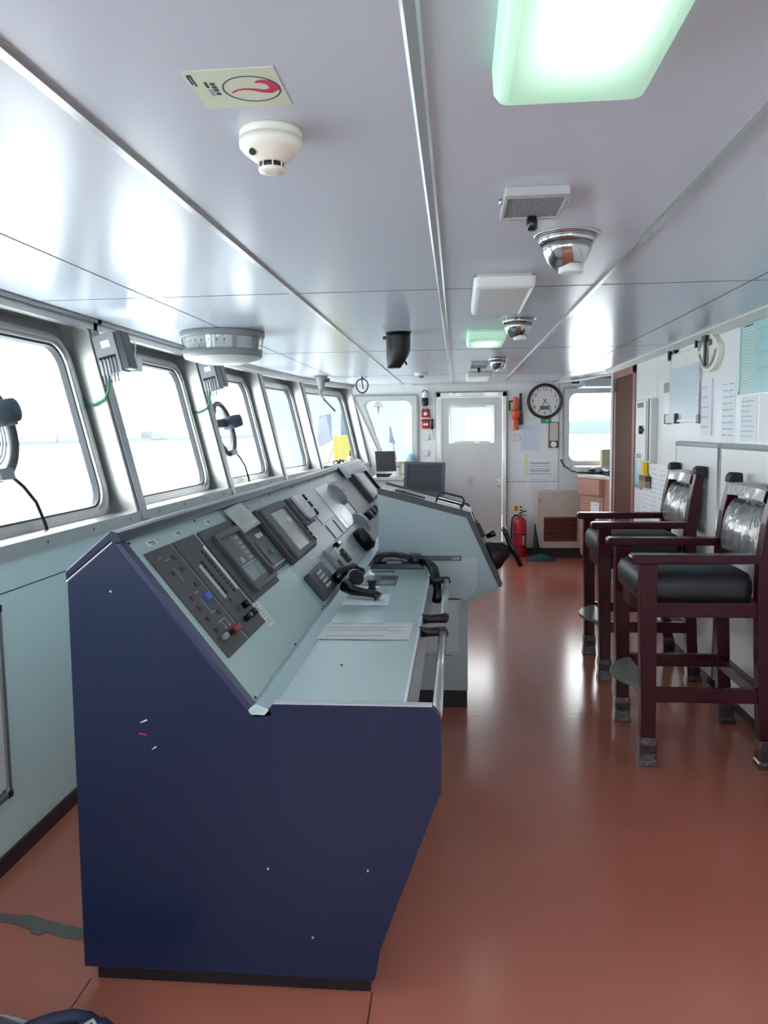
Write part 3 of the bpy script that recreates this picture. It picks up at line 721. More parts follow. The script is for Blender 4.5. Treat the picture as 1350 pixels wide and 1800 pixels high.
MB().box((1.515, 9.62, .12), (1.575, 9.7, .78), CREAM).build('side_rail', t)
MB().prism([(1.462, .20), (1.462, .26), (1.49, .235)], 9.58, 9.60, BLACK).build('hinge', d)
# green bottle and cloth on the floor
t = thing('rag_bundle', 'dark teal rag heaped on the floor at the cabinet foot', 'rag', (.98, 9.5, 0))
rows = []
for k in range(7):
    f = k/6; r = (.13*(1-f**2)+.001)
    rows.append([(.98+r*1.25*math.cos(a*PI/10)*(1+.15*math.sin(3*a+k)), 9.455+r*.6*math.sin(a*PI/10)*(1+.15*math.cos(2*a+k)), .085*f) for a in range(20)])
MB().grid(rows, mat('teal_cloth', (46, 82, 90), rough=.9), True, close_v=True, cap=True).build('cloth', t)
MB().tube([(.95, 9.56, .05), (.935, 9.58, .2), (.925, 9.6, .42)], .03, mat('dark_green_cloth', (30, 46, 42), rough=.8), 10, radii=[.05, .03, .008]).build('hanging_end', t)

# ---- alcove: drawer unit with counter, tray, lamp
t = thing('drawer_unit', 'pinkish wooden drawer unit with pale counter in the alcove beside the doorway', 'drawer unit', (1.85, 9.0, 0))
D = [(1.44, 9.42), (1.66, 8.95)]          # front face line in plan
u = V((D[1][0]-D[0][0], D[1][1]-D[0][1], 0)).normalized(); nn = V((u.y, -u.x, 0))
if nn.x > 0: nn = -nn
ML = frame_from((D[0][0], D[0][1], 0), u, nn, (0, 0, 1)); LL = .56
MB(ML).box((0, -.42, .08), (LL, 0, .985), PINK).build('carcass', t)
MB(ML).box((-.04, -.46, .985), (LL+.02, .035, 1.02), mat('counter_top', (222, 208, 200), rough=.3)).build('counter', t, bevel=.004)
for z0, z1, out in ((.80, .975, .05), (.60, .78, .0), (.35, .58, 0), (.12, .33, 0)):
    b = MB(ML); b.box((.01, -.1, z0), (LL-.12, .018+out, z1), PINK); dd = b.build('drawer', t, bevel=.003)
    b = MB(ML)
    for uu in (.06, .30): b.box((uu, .018+out, (z0+z1)/2), (uu+.06, .026+out, (z0+z1)/2+.006), STEEL)
    b.build('pull', dd)
MB(ML).box((.22, .018, .52), (.38, .021, .72), PAPER).build('note', t)
b = MB(); b.box((1.66, 9.02, 1.02), (2.05, 9.45, 1.085), TRAYB); tag(b.build('tray', bevel=.02), 'dark blue tray on the alcove counter', 'tray')
t = thing('headset', 'black corded headset lying at the counter end under the alcove window', 'headset', (1.55, 9.45, 1.02))
MB().tube([(1.26, 9.88, 1.175), (1.30, 9.84, 1.10), (1.37, 9.7, 1.045), (1.45, 9.5, 1.035), (1.55, 9.42, 1.035)], .011, BLACK, 8).build('cord', t)
b = MB(); b.lathe([(.04, -.02), (.05, 0), (.03, .03)], (1.56, 9.42, 1.05), (0, 0, 1), BLACK, 16); b.tube([(1.53, 9.42, 1.04), (1.60, 9.36, 1.04), (1.66, 9.34, 1.04)], .016, BLACK, 8); b.build('earpiece', t)
MB().lathe([(.03, 0), (.03, .02)], (1.585, 9.46, 1.078), (0, 0, 1), WHITE, 14).build('pad', t)
b = MB(); b.box((1.70, 9.6, 1.10), (1.86, 9.74, 1.30), CARD); tag(b.build('cardboard_box', bevel=.003), 'small cardboard box standing on the alcove window sill', 'box')
struct(MB().box((1.40, 9.50, 1.045), (2.6, 9.97, 1.10), OFFWHITE).build('trim_43'))
t = thing('curtain_rail', 'white curtain rail with a black clamp above the alcove window', 'curtain rail', (1.5, 9.3, 2.08))
MB().tube([(1.17, 9.95, 2.112), (1.36, 9.2, 2.09), (1.50, 8.7, 2.095), (1.60, 8.5, 2.10)], .012, WHITE, 8).build('rail', t)
MB().box((1.32, 9.4, 2.06), (1.40, 9.46, 2.118), BLACK).box((1.405, 9.4, 2.08), (1.43, 9.45, 2.11), WHITE).build('clamp', t)
MB().box((1.45, 9.3, 2.03), (2.5, 9.9, 2.05), mat('blind_box', (176, 190, 204), rough=.3)).box((1.45, 9.28, 2.02), (2.5, 9.3, 2.11), GREYL).build('pelmet', t)

# ================================================================== AFT WALL FITTINGS  (plane X = 1.52, low cabinets X = 1.47)
def wbox(b, y0, y1, z0, z1, d, m, d0=0.):
    return b.box((XW-d0-d, min(y0, y1), z0), (XW-d0, max(y0, y1), z1), m)
def wsheet(label, y0, y1, z0, z1, m=PAPER, lines=0, d=.002, cols=1, ink=INKW, name='notice_sheet', cat='paper', d0=0.):
    b = MB(); wbox(b, y0, y1, z0, z1, d, m, d0); y0, y1 = max(y0, y1), min(y0, y1); w = (y0-y1)
    for c in range(cols):
        a0 = y0-w*(.06+.9*c/cols); a1 = y0-w*(.06+.9*(c+.88)/cols)
        for k in range(lines):
            z = z1-(z1-z0)*(.06+.88*(k+.5)/lines); e = (a0-a1)*random.random()*.35
            b.box((XW-d0-d-.0005, a1+e, z-(z1-z0)/lines*.08), (XW-d0-d, a0, z+(z1-z0)/lines*.08), ink)
    return tag(b.build(name), label, cat)
wsheet('tall printed list hanging right beside the brown doorway', 7.04, 6.68, 1.79, 2.085, PAPERT, 16, cols=2)
wsheet('printed list between the tall list and the grey-patched sheet', 6.66, 6.36, 1.80, 2.085, PAPERT, 14, cols=2)
o = wsheet('printed sheet with a solid grey square in its corner, beside the framed board', 6.32, 5.97, 1.80, 2.075, PAPERT, 12, cols=3)
b = MB(); wbox(b, 6.14, 5.96, 1.803, 1.875, .001, GREY, .0021); tag(b.build('sticker'), 'plain grey square sticker at the corner of the printed sheet', 'sticker')
t = thing('framed_board', 'tall aluminium-framed board with a blank paper and corner clips', 'board', (XW, 5.6, 1.83))
b = MB(); wbox(b, 5.96, 5.24, 1.60, 2.065, .010, mat('board_face', (206, 220, 230), rough=.2)); b.build('board', t)
b = MB(); wbox(b, 5.90, 5.26, 1.96, 2.05, .002, PAPERT, .010); b.build('paper_strip', t)
b = MB(); wbox(b, 5.965, 5.215, 1.585, 1.602, .022, ALU); wbox(b, 5.235, 5.215, 1.585, 2.07, .022, ALU); b.build('frame', t)
for y, z in ((5.225, 1.60), (5.225, 2.05), (5.955, 1.60), (5.955, 2.05)):
    b = MB(); wbox(b, y-.025, y+.025, z-.028, z+.028, .026, GREY); b.build('corner_cap', t, bevel=.004)
b = MB(); wbox(b, 6.0, 5.72, 1.58, 1.64, .03, OFFWHITE); wbox(b, 6.0, 5.985, 1.575, 1.645, .034, CHAR2); wbox(b, 5.735, 5.715, 1.575, 1.645, .034, CHAR2); b.build('pen_tray', t)
for y0, y1, z0, z1 in ((5.95, 5.93, 2.03, 2.09), (5.80, 5.78, 2.06, 2.085), (5.30, 5.28, 2.05, 2.10)): b = MB(); wbox(b, y0, y1, z0, z1, .03, BLACK); b.build('clip', t)
# inclinometer
t = thing('inclinometer', 'cream pentagonal inclinometer with a black pendulum under the ceiling edge', 'inclinometer', (XW, 5.0, 2.0))
poly = [(5.055, 2.105), (4.965, 2.105), (4.83, 2.03), (4.815, 1.985), (4.86, 1.92), (4.93, 1.888), (5.0, 1.878), (5.075, 1.888), (5.15, 1.92), (5.20, 1.965), (5.205, 2.0)]
MB().prism(poly, XW-.034, XW, CREAM, axis='x').build('body', t, bevel=.005)
b = MB(); cy, cz = 5.01, 2.09
ring = [(cy+.0+.19*math.sin(math.radians(a)), cz-.19*math.cos(math.radians(a))) for a in range(-60, 61, 8)]
ring2 = [(cy+.168*math.sin(math.radians(a)), cz-.172*math.cos(math.radians(a))) for a in range(-60, 61, 8)]
b.grid([[(XW-.0412, y, z) for y, z in ring], [(XW-.0412, y, z) for y, z in ring2]], GREY, False); b.build('scale_arc', t)
MB().prism([(5.035, 2.075), (5.0, 2.075), (4.995, 2.0), (5.0, 1.915), (5.035, 1.915), (5.025, 2.0)], XW-.055, XW-.045, BLACK, axis='x').box((XW-.06, 4.985, 2.06), (XW-.04, 5.05, 2.095), BLACK).build('pendulum', t)
b = MB(); b.box((XW-.043, 4.93, 2.03), (XW-.04, 4.965, 2.065), CHAR2); b.build('name_plate', t)
# turquoise chart
t = thing('wall_chart', 'large turquoise chart with pale tables high on the white wall', 'chart', (XW, 4.0, 1.93))
b = MB(); wbox(b, 4.53, 3.2, 1.735, 2.085, .004, CHART); b.build('sheet', t)
b = MB(); wbox(b, 4.545, 3.2, 1.722, 1.737, .008, mat('chart_edge', (176, 204, 210), rough=.3)); wbox(b, 4.545, 4.53, 1.722, 2.085, .008, mat('chart_edge2', (190, 214, 218), rough=.3)); b.build('edge_strip', t)
b = MB()
for y0, y1, z0, z1 in ((4.505, 4.33, 2.035, 2.07), (4.50, 4.455, 1.945, 2.0), (4.45, 4.405, 1.945, 2.01), (4.40, 4.33, 1.94, 2.02), (4.505, 4.435, 1.755, 1.92), (4.425, 4.33, 1.87, 1.93), (4.425, 4.33, 1.755, 1.85)):
    wbox(b, y0, y1, z0, z1, .001, CHARTC, .004)
    n = max(2, int((z1-z0)/.014))
    for k in range(n):
        z = z0+(z1-z0)*(k+.5)/n; b.box((XW-.0056, y1+.008, z-.0012), (XW-.005, y0-.008, z+.0012), INK)
wbox(b, 4.48, 4.36, 2.074, 2.08, .001, INKD, .004)
for z in (2.04, 1.99, 1.92, 1.84): wbox(b, 4.28, 4.0, z, z+.002, .001, INK, .004)
b.build('table_print', t)
wsheet('curled white sheet hanging below the inclinometer', 5.19, 4.99, 1.50, 1.84, mat('curled_paper', (224, 226, 236), rough=.4), 5, d=.012)
wsheet('glossy sheet with faint blue drawings beside the curled sheet', 4.82, 4.60, 1.46, 1.83, PAPER, 9, ink=INKB, cols=2)
wsheet('white form with blue header bars below the turquoise chart', 4.51, 4.27, 1.47, 1.71, PAPER, 8, ink=INKB)
wsheet('plain white sheet with a small table at the picture edge below the chart', 4.24, 3.7, 1.47, 1.71, PAPER, 0)
# switch box
t = thing('switch_box', 'narrow white electrical box with black handle beside the brown doorway', 'electrical box', (XW, 6.55, 1.52))
b = MB(); wbox(b, 6.80, 6.32, 1.275, 1.775, .05, OFFWHITE); b.build('body', t, bevel=.004)
b = MB(); wbox(b, 6.78, 6.45, 1.29, 1.76, .012, WHITE, .05); b.build('door', t, bevel=.003)
b = MB(); wbox(b, 6.40, 6.375, 1.29, 1.775, .004, BLACK, .05); b.build('gap', t)
b = MB(); b.box((XW-.09, 6.54, 1.50), (XW-.062, 6.57, 1.565), BLACK); b.box((XW-.08, 6.5, 1.52), (XW-.062, 6.62, 1.545), BLACK); b.build('handle', t, bevel=.004)
b = MB(); wbox(b, 6.74, 6.52, 1.71, 1.75, .001, GREY, .062)
for k in range(3): wbox(b, 6.73, 6.53, 1.716+k*.011, 1.721+k*.011, .0012, INKD, .0622)
b.build('rating_plate', t)
b = MB(); wbox(b, 6.76, 6.56, 1.30, 1.345, .001, PAPERT, .062)
for k in range(3): wbox(b, 6.75, 6.575, 1.307+k*.012, 1.313+k*.012, .0012, INKD, .0622)
b.build('caution_label', t)
# paint brush
t = thing('paint_brush', 'yellow-handled paint brush hanging below the electrical box', 'brush', (XW, 6.58, 1.18))
b = MB(); b.prism([(6.655, 1.275), (6.575, 1.275), (6.57, 1.20), (6.53, 1.165), (6.69, 1.165), (6.65, 1.20)], XW-.045, XW-.01, YELLOWB, axis='x'); b.build('handle', t, bevel=.004)
b = MB(); b.box((XW-.048, 6.47, 1.125), (XW-.008, 6.70, 1.165), mat('brush_ferrule', (70, 58, 56), rough=.4)); b.build('ferrule', t)
b = MB(); b.box((XW-.046, 6.475, 1.07), (XW-.01, 6.695, 1.125), BRISTLE); b.build('bristle', t)
wsheet('small pale green card with a clip drawing at the doorway edge', 7.06, 6.90, 1.36, 1.50, GREENCARD, 0)
t = tag(MB().tube([(XW-.006, 6.99+.03*math.cos(a*PI/8), 1.43+.045*math.sin(a*PI/8)) for a in range(16)], .003, GREENW, 6, closed=True).build('wire_clip'), 'thin green wire clip pinned on the pale green card', 'clip')
b = MB()
rows = [[(XW-.003-.010*math.sin(k*.9), y, z+.02*math.sin(k)) for k, y in enumerate((7.07, 6.98, 6.88, 6.78))] for z in (1.335, 1.2, 1.1, 1.03)]
b.grid(rows, BLUEFILM, True); o = b.build('plastic_sleeve'); m = o.modifiers.new('s', 'SOLIDIFY'); m.thickness = .002
tag(o, 'light blue plastic film hanging below the pale green card', 'plastic film')
wsheet('large faintly printed white poster behind the paint brush', 6.84, 5.9, .82, 1.27, PAPER, 11, cols=3, d=.001)
# low cabinets with aluminium edges
XC = 1.49
def lowcab(label, y0, y1):
    XW = 1.532
    t = thing('low_cabinet', label, 'cabinet', (XC+.02, (y0+y1)/2, 0), 'low white cabinets behind the chairs')
    MB().box((XC, y0, .075), (XW, y1, 1.43), WALL).build('front_panel', t)
    MB().box((XC+.02, y0, 0), (XW, y1, .075), SKIRT).build('plinth', t)
    b = MB(); b.tube([(XC+.008, y0+.012, 1.44), (XC+.008, y1-.012, 1.44)], .016, GREYL, 12); b.box((XC+.008, y0, 1.43), (XW, y1, 1.456), GREYL); b.build('top_edge', t)
    MB().tube([(XC+.006, y0+.014, .08), (XC+.006, y0+.014, 1.43)], .014, ALU, 10).build('corner_strip', t); MB().tube([(XC+.004, y1-.005, .08), (XC+.004, y1-.005, 1.43)], .006, ALUDARK, 8).build('corner_strip', t)
    return t
lowcab('shorter white low cabinet behind the farther wooden chair', 4.70, 5.62)
lowcab('long white low cabinet behind the nearer wooden chair, running out of frame', -1.9, 4.685)

# ================================================================== NAVIGATION CONSOLE
C0, C1 = 2.06, 7.40
con = thing('navigation_console', 'long navigation console with navy end panel and sloping instrument face below the windows', 'console', (-.55, 4.7, 0))
END = [(-1.06, .047), (-1.049, 1.155), (-.919, 1.262), (-.550, .797), (-.052, .822), (-.045, .80), (-.046, .593), (-.214, .137), (-.231, .047)]
# navy end panel, split so that the notch of the desk edge shows
MB().prism([(-1.06, .047), (-1.05, 1.155), (-.919, 1.262), (-.553, .797), (-.518, .797), (-.494, .826), (-.068, .826), (-.045, .80), (-.046, .593), (-.214, .137), (-.231, .047)], 2.035, C0, BLUE).build('end_panel', con, bevel=.002)
b = MB()
b.prism([(-.919, 1.262), (-.906, 1.270), (-.545, .808), (-.553, .797)], 2.037, 2.075, BLUEEDGE)
b.prism([(-1.052, 1.155), (-.919, 1.262), (-.919, 1.266), (-1.053, 1.159)], 2.034, 2.06, WHITEEDGE)  # light catching the rear edge, put in as a white strip
b.box((-.494, 2.034, .826), (-.068, 2.062, .829), GREYL)
b.build('panel_edging', con)
for sx, sz in ((-.93, 1.13), (-.52, .36), (-.245, .365), (-.40, .165)): MB().lathe([(.0035, 0), (.003, .002)], (sx, 2.035, sz), (0, -1, 0), GREYL, 10).build('screw', con)
for k, (sx, sz, dx, dz, mm) in enumerate(((-.865, .765, .022, .008, WHITEEDGE), (-.87, .735, .024, -.004, CRIMSON), (-.835, .69, .014, .008, WHITEEDGE))):
    b = MB(); b.face([(sx, 2.0346, sz), (sx+dx, 2.0346, sz+dz), (sx+dx*.9, 2.0346, sz+dz+.004), (sx+dx*.1, 2.0346, sz+.003)], mm); b.build('scuff_mark', con)
MB().prism([(-1.035, .047), (-1.035, 1.14), (-.925, 1.235), (-.575, .79), (-.145, .785), (-.15, .57), (-.24, .16), (-.245, .047)], C0, 4.335, GREYAQ).prism([(-1.035, .047), (-1.035, 1.14), (-.925, 1.235), (-.575, .79), (-.50, .785), (-.50, .047)], 4.335, C1, GREYAQ).build('body', con)
MB().box((-1.03, 2.055, 0), (-.245, 4.33, .05), BLACK).build('toe_kick', con)
b = MB(); b.prism([(-1.052, 1.160), (-1.052, 1.185), (-.922, 1.294), (-.900, 1.288), (-.888, 1.268), (-.906, 1.258), (-.922, 1.266)], 2.03, C1, BLUE); b.build('ridge_cap', con, bevel=.003)
plabel(con.children[-1], 'navy ridge cap')
MB().prism([(-.568, .80), (-.556, .815), (-.540, .824), (-.497, .806), (-.497, .792), (-.545, .786)], 2.035, C1, AQUA).build('lower_edging', con, bevel=.003)
MB().box((-.50, 2.062, .79), (-.145, 4.335, .806), AQUAT).build('worktop', con, bevel=.003)
MB().box((-.149, 2.062, .600), (-.138, 4.33, .800), GREYAQ).build('front_rail_panel', con)
MB().box((-.149, 2.064, .804), (-.141, 4.335, .809), WHITEEDGE).build('worktop_edging', con)
DT = V((.622, 0, -.783)); DN = V((.783, 0, .622))
PM = frame_from((-.910, 0, 1.259), (0, 1, 0), DT, DN)          # s along Y, t down the slope, n out of the face
for k, (a, e) in enumerate(((2.078, 3.232), (3.236, 4.287), (4.291, 5.342), (5.346, 6.397), (6.401, C1))):
    b = MB(PM); b.box((a, 0, -.02), (e, .574, 0), AQUA if k == 0 else STAND)
    for s in [a+.025, (a+e)/2, e-.025]:
        for tt in (.012, .562): b.lathe([(.004, -.001), (.004, .003)], (s, tt, 0), (0, 0, 1), INKD, 8)
    b.build('face_plate', con)
def inst(name, s0, s1, t0, t1, n, m, bev=.002):
    b = MB(PM); b.box((s0, t0, -.001), (s1, t1, n), m); return b.build(name, con, bevel=bev)
def pbox(b, s0, s1, t0, t1, n0, n1, m): return b.box((s0, t0, n0), (s1, t1, n1), m)
def knob(b, s, t, r, h, m, n0=0.): return b.lathe([(r, n0), (r*.95, n0+h*.8), (r*.7, n0+h)], (s, t, 0), (0, 0, 1), m, 16)
# engraved labels along the top
for k, (s, w) in enumerate(((2.232, .075), (2.452, .075), (2.765, .07), (3.30, .07), (3.62, .06))):
    b = MB(PM); pbox(b, s-w/2, s+w/2, .024, .042, 0, .0015, PAPERT); pbox(b, s-w*.25, s+w*.3, .029, .033, .0015, .0018, INKD); pbox(b, s-w*.1, s+w*.3, .036, .039, .0015, .0018, INKD); b.build('name_label', con)
# alarm panel with mimic diagram
p = inst('instrument_panel', 2.131, 2.331, .057, .433, .006, CHAR)
for s, tt in ((2.285, .10), (2.205, .145), (2.275, .145), (2.285, .205), (2.195, .235), (2.19, .27), (2.19, .31), (2.285, .31), (2.185, .35)):
    b = MB(PM); pbox(b, s-.012, s+.012, tt-.008, tt+.008, .006, .009, BLACK); b.build('push_button', p)
b = MB(PM)
for s0, s1, t0, t1 in ((2.19, 2.20, .085, .088), (2.215, 2.245, .10, .102), (2.225, 2.227, .13, .18), (2.23, 2.26, .225, .227), (2.235, 2.237, .25, .30), (2.235, 2.27, .30, .302), (2.23, 2.29, .335, .337), (2.25, 2.252, .335, .36), (2.288, 2.29, .335, .36), (2.245, 2.258, .36, .364), (2.28, 2.295, .36, .364)):
    pbox(b, s0, s1, t0, t1, .006, .0066, GREYL)
b.build('mimic_lines', p)
b = MB(PM); pbox(b, 2.265, 2.312, .245, .268, .006, .016, BTNBLUE); plabel(b.build('lit_button', p, bevel=.002), 'blue push button')
b = MB(PM); knob(b, 2.268, .383, .013, .03, BTNRED, .006); b.box((2.235, .377, .006), (2.262, .389, .02), BLACK); plabel(b.build('selector_knob', p), 'dark red knob')
b = MB(PM); knob(b, 2.178, .379, .010, .022, GREY, .006); b.build('key_switch', p)
# second panel with two meter rows
p = inst('instrument_panel', 2.350, 2.555, .057, .433, .006, CHAR)
for k in range(11): b = MB(PM); pbox(b, 2.50, 2.525, .12+k*.016, .13+k*.016, .006, .010, BLACK); b.build('push_button', p)
for k in range(8): b = MB(PM); pbox(b, 2.435, 2.455, .15+k*.017, .162+k*.017, .006, .010, BLACK); b.build('push_button', p)
b = MB(PM); pbox(b, 2.537, 2.543, .11, .29, .006, .012, WHITEEDGE); pbox(b, 2.395, 2.405, .16, .29, .006, .012, GREYL); b.build('meter_strip', p)
b = MB(PM); pbox(b, 2.42, 2.45, .295, .31, .006, .012, BTNGRN); pbox(b, 2.42, 2.45, .335, .35, .006, .012, BTNGRN); b.build('green_button', p)
for ks, kt, kr in ((2.484, .345, .012), (2.49, .382, .012), (2.42, .381, .009)): b = MB(PM); knob(b, ks, kt, kr, .026, BLACKG, .006); b.lathe([(kr*.8, .032), (kr*.6, .034)], (ks, kt, 0), (0, 0, 1), GREY, 14); b.build('selector_knob', p)
b = MB(PM); pbox(b, 2.452, 2.478, .372, .39, .006, .018, BLACK); b.build('push_button', p)
b = MB(PM); pbox(b, 2.565, 2.637, .362, .456, 0, .002, PAPERT)
for k in range(7): pbox(b, 2.567, 2.62, .372+k*.0115, .3735+k*.0115, .002, .0025, INKD)
b.build('legend_strip', con)
# recessed chart recorder
p = inst('display_unit', 2.583, 2.964, .057, .358, .012, CHAR, .004)
b = MB(PM); ringpair(b, rrect(2.79, .215, .30, .245, .008), rrect(2.79, .218, .255, .205, .004), .012, .028, CHAR2); b.build('bezel', p, bevel=.002)
b = MB(PM); pbox(b, 2.66, 2.92, .113, .323, .011, .014, SLATE); b.build('screen', p)
b = MB(PM)
for k in range(5): pbox(b, 2.835, 2.885, .125+k*.022, .142+k*.022, .014, .0155, LCDL)
pbox(b, 2.82, 2.824, .12, .30, .014, .015, GREYL); pbox(b, 2.67, 2.90, .237, .241, .014, .015, GREYL)
pbox(b, 2.835, 2.9, .246, .30, .014, .0152, LCDG); pbox(b, 2.70, 2.81, .246, .30, .014, .0152, LCDG); pbox(b, 2.735, 2.775, .205, .228, .014, .0152, LCDL)
b.build('screen_field', p)
b = MB(PM); pbox(b, 2.925, 2.955, .29, .315, .014, .03, BLACKG); b.build('latch', p, bevel=.003)
# narrow echo unit
p = inst('display_unit', 2.985, 3.222, .066, .325, .010, CHAR2, .003)
b = MB(PM); pbox(b, 3.02, 3.195, .18, .30, .010, .014, SLATE); b.build('front_cover', p)
b = MB(PM); pbox(b, 3.08, 3.16, .235, .257, .014, .016, BLACK); pbox(b, 3.12, 3.135, .238, .254, .016, .0165, TEAL); pbox(b, 3.14, 3.153, .238, .254, .016, .0165, TEAL); b.build('digit_display', p)
b = MB(PM); pbox(b, 3.09, 3.125, .155, .175, .010, .016, PAPERT); pbox(b, 3.135, 3.165, .155, .175, .010, .016, PAPERT); b.build('paper_feed', p)
b = MB(PM); pbox(b, 3.01, 3.20, .302, .306, .010, .016, WHITEEDGE); b.build('tear_bar', p)
# radar
p = inst('radar_display', 3.250, 3.752, .064, .345, .035, CHAR2, .01)
b = MB(PM); ringpair(b, rrect(3.50, .205, .46, .26, .01), rrect(3.53, .21, .31, .205, .005), .033, .046, CHAR); b.build('bezel', p, bevel=.003)
b = MB(PM); pbox(b, 3.38, 3.70, .10, .318, .030, .036, SCREEN); b.build('screen', p)
b = MB(PM); b.prism([(3.585, .155), (3.64, .155), (3.66, .18), (3.58, .19)], .0362, .0366, PAPER, axis='z'); b.build('sticker', p)
for k in range(4): b = MB(PM); knob(b, 3.735, .22+k*.03, .014, .02, BLACKG, .034); b.build('control_knob', p)
# hinged cover beside the radar
p = inst('keyboard_cover', 3.80, 4.03, .072, .24, .045, CHAR2, .01)
b = MB(PM); b.prism([(3.862, .078), (4.07, .078), (4.075, .20), (4.05, .226), (3.90, .226), (3.872, .20)], .045, .062, mat('pale_cover', (186, 186, 192), rough=.25), axis='z'); b.build('lid', p, bevel=.008)
p = inst('control_strip', 4.19, 4.262, .07, .24, .008, GREY)
for tt in (.103, .151, .20):
    b = MB(PM); knob(b, 4.225, tt, .022, .035, BLACKG, .008); b.build('rotary_knob', p)
inst('blank_plate', 4.30, 4.735, .068, .275, .004, mat('lilac_plate', (172, 172, 184), rough=.3))
inst('blank_plate', 4.765, 5.21, .068, .385, .004, mat('pale_plate', (186, 192, 196), rough=.25))
b = MB(PM)
for k in range(3): pbox(b, 4.34+k*.27, 4.345+k*.27, .29, .385, 0, .005, CHAR2)
pbox(b, 4.30, 5.2, .388, .394, 0, .004, CHAR2); b.build('plate_gap', con)
for s0, t0 in ((5.24, .084), (5.25, .335)):
    b = MB(PM); rows = []
    for k in range(9):
        f = k/8; tt = t0+f*.17; h = .004+.05*math.sin(PI*f)**.7
        rows.append([(s0, tt, 0), (s0+.01, tt, h), (s0+.12, tt, h*.9), (s0+.19, tt, 0)])
    b.grid(rows, GREY, False); b.face([(s0+.045, t0+.075, .052), (s0+.1, t0+.075, .052), (s0+.1, t0+.1, .053), (s0+.045, t0+.1, .053)], CHAR2); b.build('lamp_hood', con)
p = inst('display_unit', 5.46, 6.15, .075, .38, .006, GREY)
p = inst('display_unit', 6.21, 6.54, .087, .357, .05, CHAR2, .006)
b = MB(PM); pbox(b, 6.25, 6.50, .105, .335, .05, .054, LCDL); b.build('screen', p)
b = MB(PM); pbox(b, 6.29, 6.31, .12, .32, .054, .056, CHAR2); b.build('slot', p)
inst('control_strip', 5.50, 6.10, .39, .45, .01, GREYL)
NAVYK = mat('navy_knob', (30, 36, 70), rough=.3)
for s in (5.60, 5.82, 6.02): b = MB(PM); knob(b, s, .415, .035, .05, NAVYK, .01); b.build('rotary_knob', con)
b = MB(PM); knob(b, 6.62, .34, .02, .04, BLACKG); b.build('rotary_knob', con)
inst('display_unit', 6.70, 7.00, .08, .34, .02, GREYL); b = MB(PM); pbox(b, 7.2, 7.23, .07, .45, 0, .03, BLACK); b.build('divider', con)
b = MB(PM); b.lathe([(.075, 0), (.078, .05), (.06, .075), (.02, .08)], (4.86, .50, 0), (0, 0, 1), BLACK, 20); plabel(b.build('alarm_horn', con), 'black round alarm horn')
# lever unit
p = inst('lever_unit', 3.86, 4.03, .39, .55, .02, GREY, .004)
b = MB(PM); pbox(b, 3.90, 3.97, .41, .45, .02, .05, GREYL); pbox(b, 3.93, 3.96, .47, .53, .02, .028, CHAR2); b.build('lever', p)
p = inst('switch_strip', 4.10, 4.24, .40, .555, .006, GREYL)
b = MB(PM); b.box((4.12, .395, .006), (4.22, .425, .04), BLACKG); b.build('rotary_handle', p, bevel=.008)
for tt in (.465, .503):
    b = MB(PM); b.lathe([(.022, .006), (.022, .03), (.018, .035)], (4.165, tt, 0), (0, 0, 1), mat('khaki_cap%d' % int(tt*1000), (84, 82, 66), rough=.4), 16); b.build('push_cap', p)
# worktop plates and joystick
b = MB(); b.box((-.465, 3.78, .806), (-.30, 4.04, .809), SLATE); b.box((-.38, 3.80, .809), (-.31, 3.90, .8095), GREY); b.box((-.39, 3.93, .809), (-.31, 4.02, .8095), CHAR); b.build('desk_plate', con)
MB().box((-.452, 4.14, .806), (-.33, 4.18, .808), SLATE).build('desk_plate', con)
b = MB(); b.box((-.44, 3.62, .806), (-.345, 3.71, .810), GREYL); p = b.build('joystick_base', con)
MB().lathe([(.022, .81), (.016, .822), (.02, .845), (.024, .85), (.018, .856)], (-.40, 3.67, 0), (0, 0, 1), BLACK, 18).build('joystick', p)
MB().lathe([(.004, .806), (.003, .81)], (-.37, 2.46, 0), (0, 0, 1), INKD, 8).build('stud', con)
# grab rails
def rail(y0, y1, ends):
    b = MB(); b.tube([(-.056, y0, .795), (-.056, y1, .795)], .0145, STEEL, 14); r = b.build('grab_rail', con)
    for y in ends:
        d = .02 if y == ends[-1] else -.02
        b = MB(); b.tube([(-.145, y, .792), (-.11, y, .792), (-.075, y, .795), (-.054, y-d*.3, .795), (-.052, y-d*1.6, .795)], .019, BLACK, 12, radii=[.022, .017, .018, .021, .018]); b.build('rail_bracket', r)
rail(2.062, 2.95, [2.95]); rail(3.16, 3.99, [3.16, 3.99])
# ---- things on the console
def desk_sheet(label, pts, z, lines, m=PAPER):
    b = MB(); b.face([(x, y, z) for x, y in pts], m)
    (x0, y0), (x1, y1), (x2, y2), (x3, y3) = pts
    for k in range(lines):
        f = (k+.7)/(lines+.4); e = random.uniform(.6, .92)
        a = (x0+(x1-x0)*.1*0+(x3-x0)*f, y0+(y3-y0)*f); c = (x1+(x2-x1)*f, y1+(y2-y1)*f)
        P = lambda q, d: (a[0]+(c[0]-a[0])*q, a[1]+(c[1]-a[1])*q+d, z+.0006)
        b.face([P(.08, 0), P(e, 0), P(e, .004), P(.08, .004)], INK)
    o = b.build('paper_sheet'); mo = o.modifiers.new('s', 'SOLIDIFY'); mo.thickness = .0012; mo.offset = -1
    return tag(o, label, 'paper')
desk_sheet('two-part printed sheet lying across the aqua worktop', [(-.512, 3.01), (-.172, 3.02), (-.172, 2.775), (-.505, 2.77)], .8085, 9, PAPERT)
desk_sheet('small printed card on the worktop in front of the joystick', [(-.497, 3.54), (-.305, 3.565), (-.296, 3.335), (-.498, 3.335)], .8085, 5)
b = MB(PM)
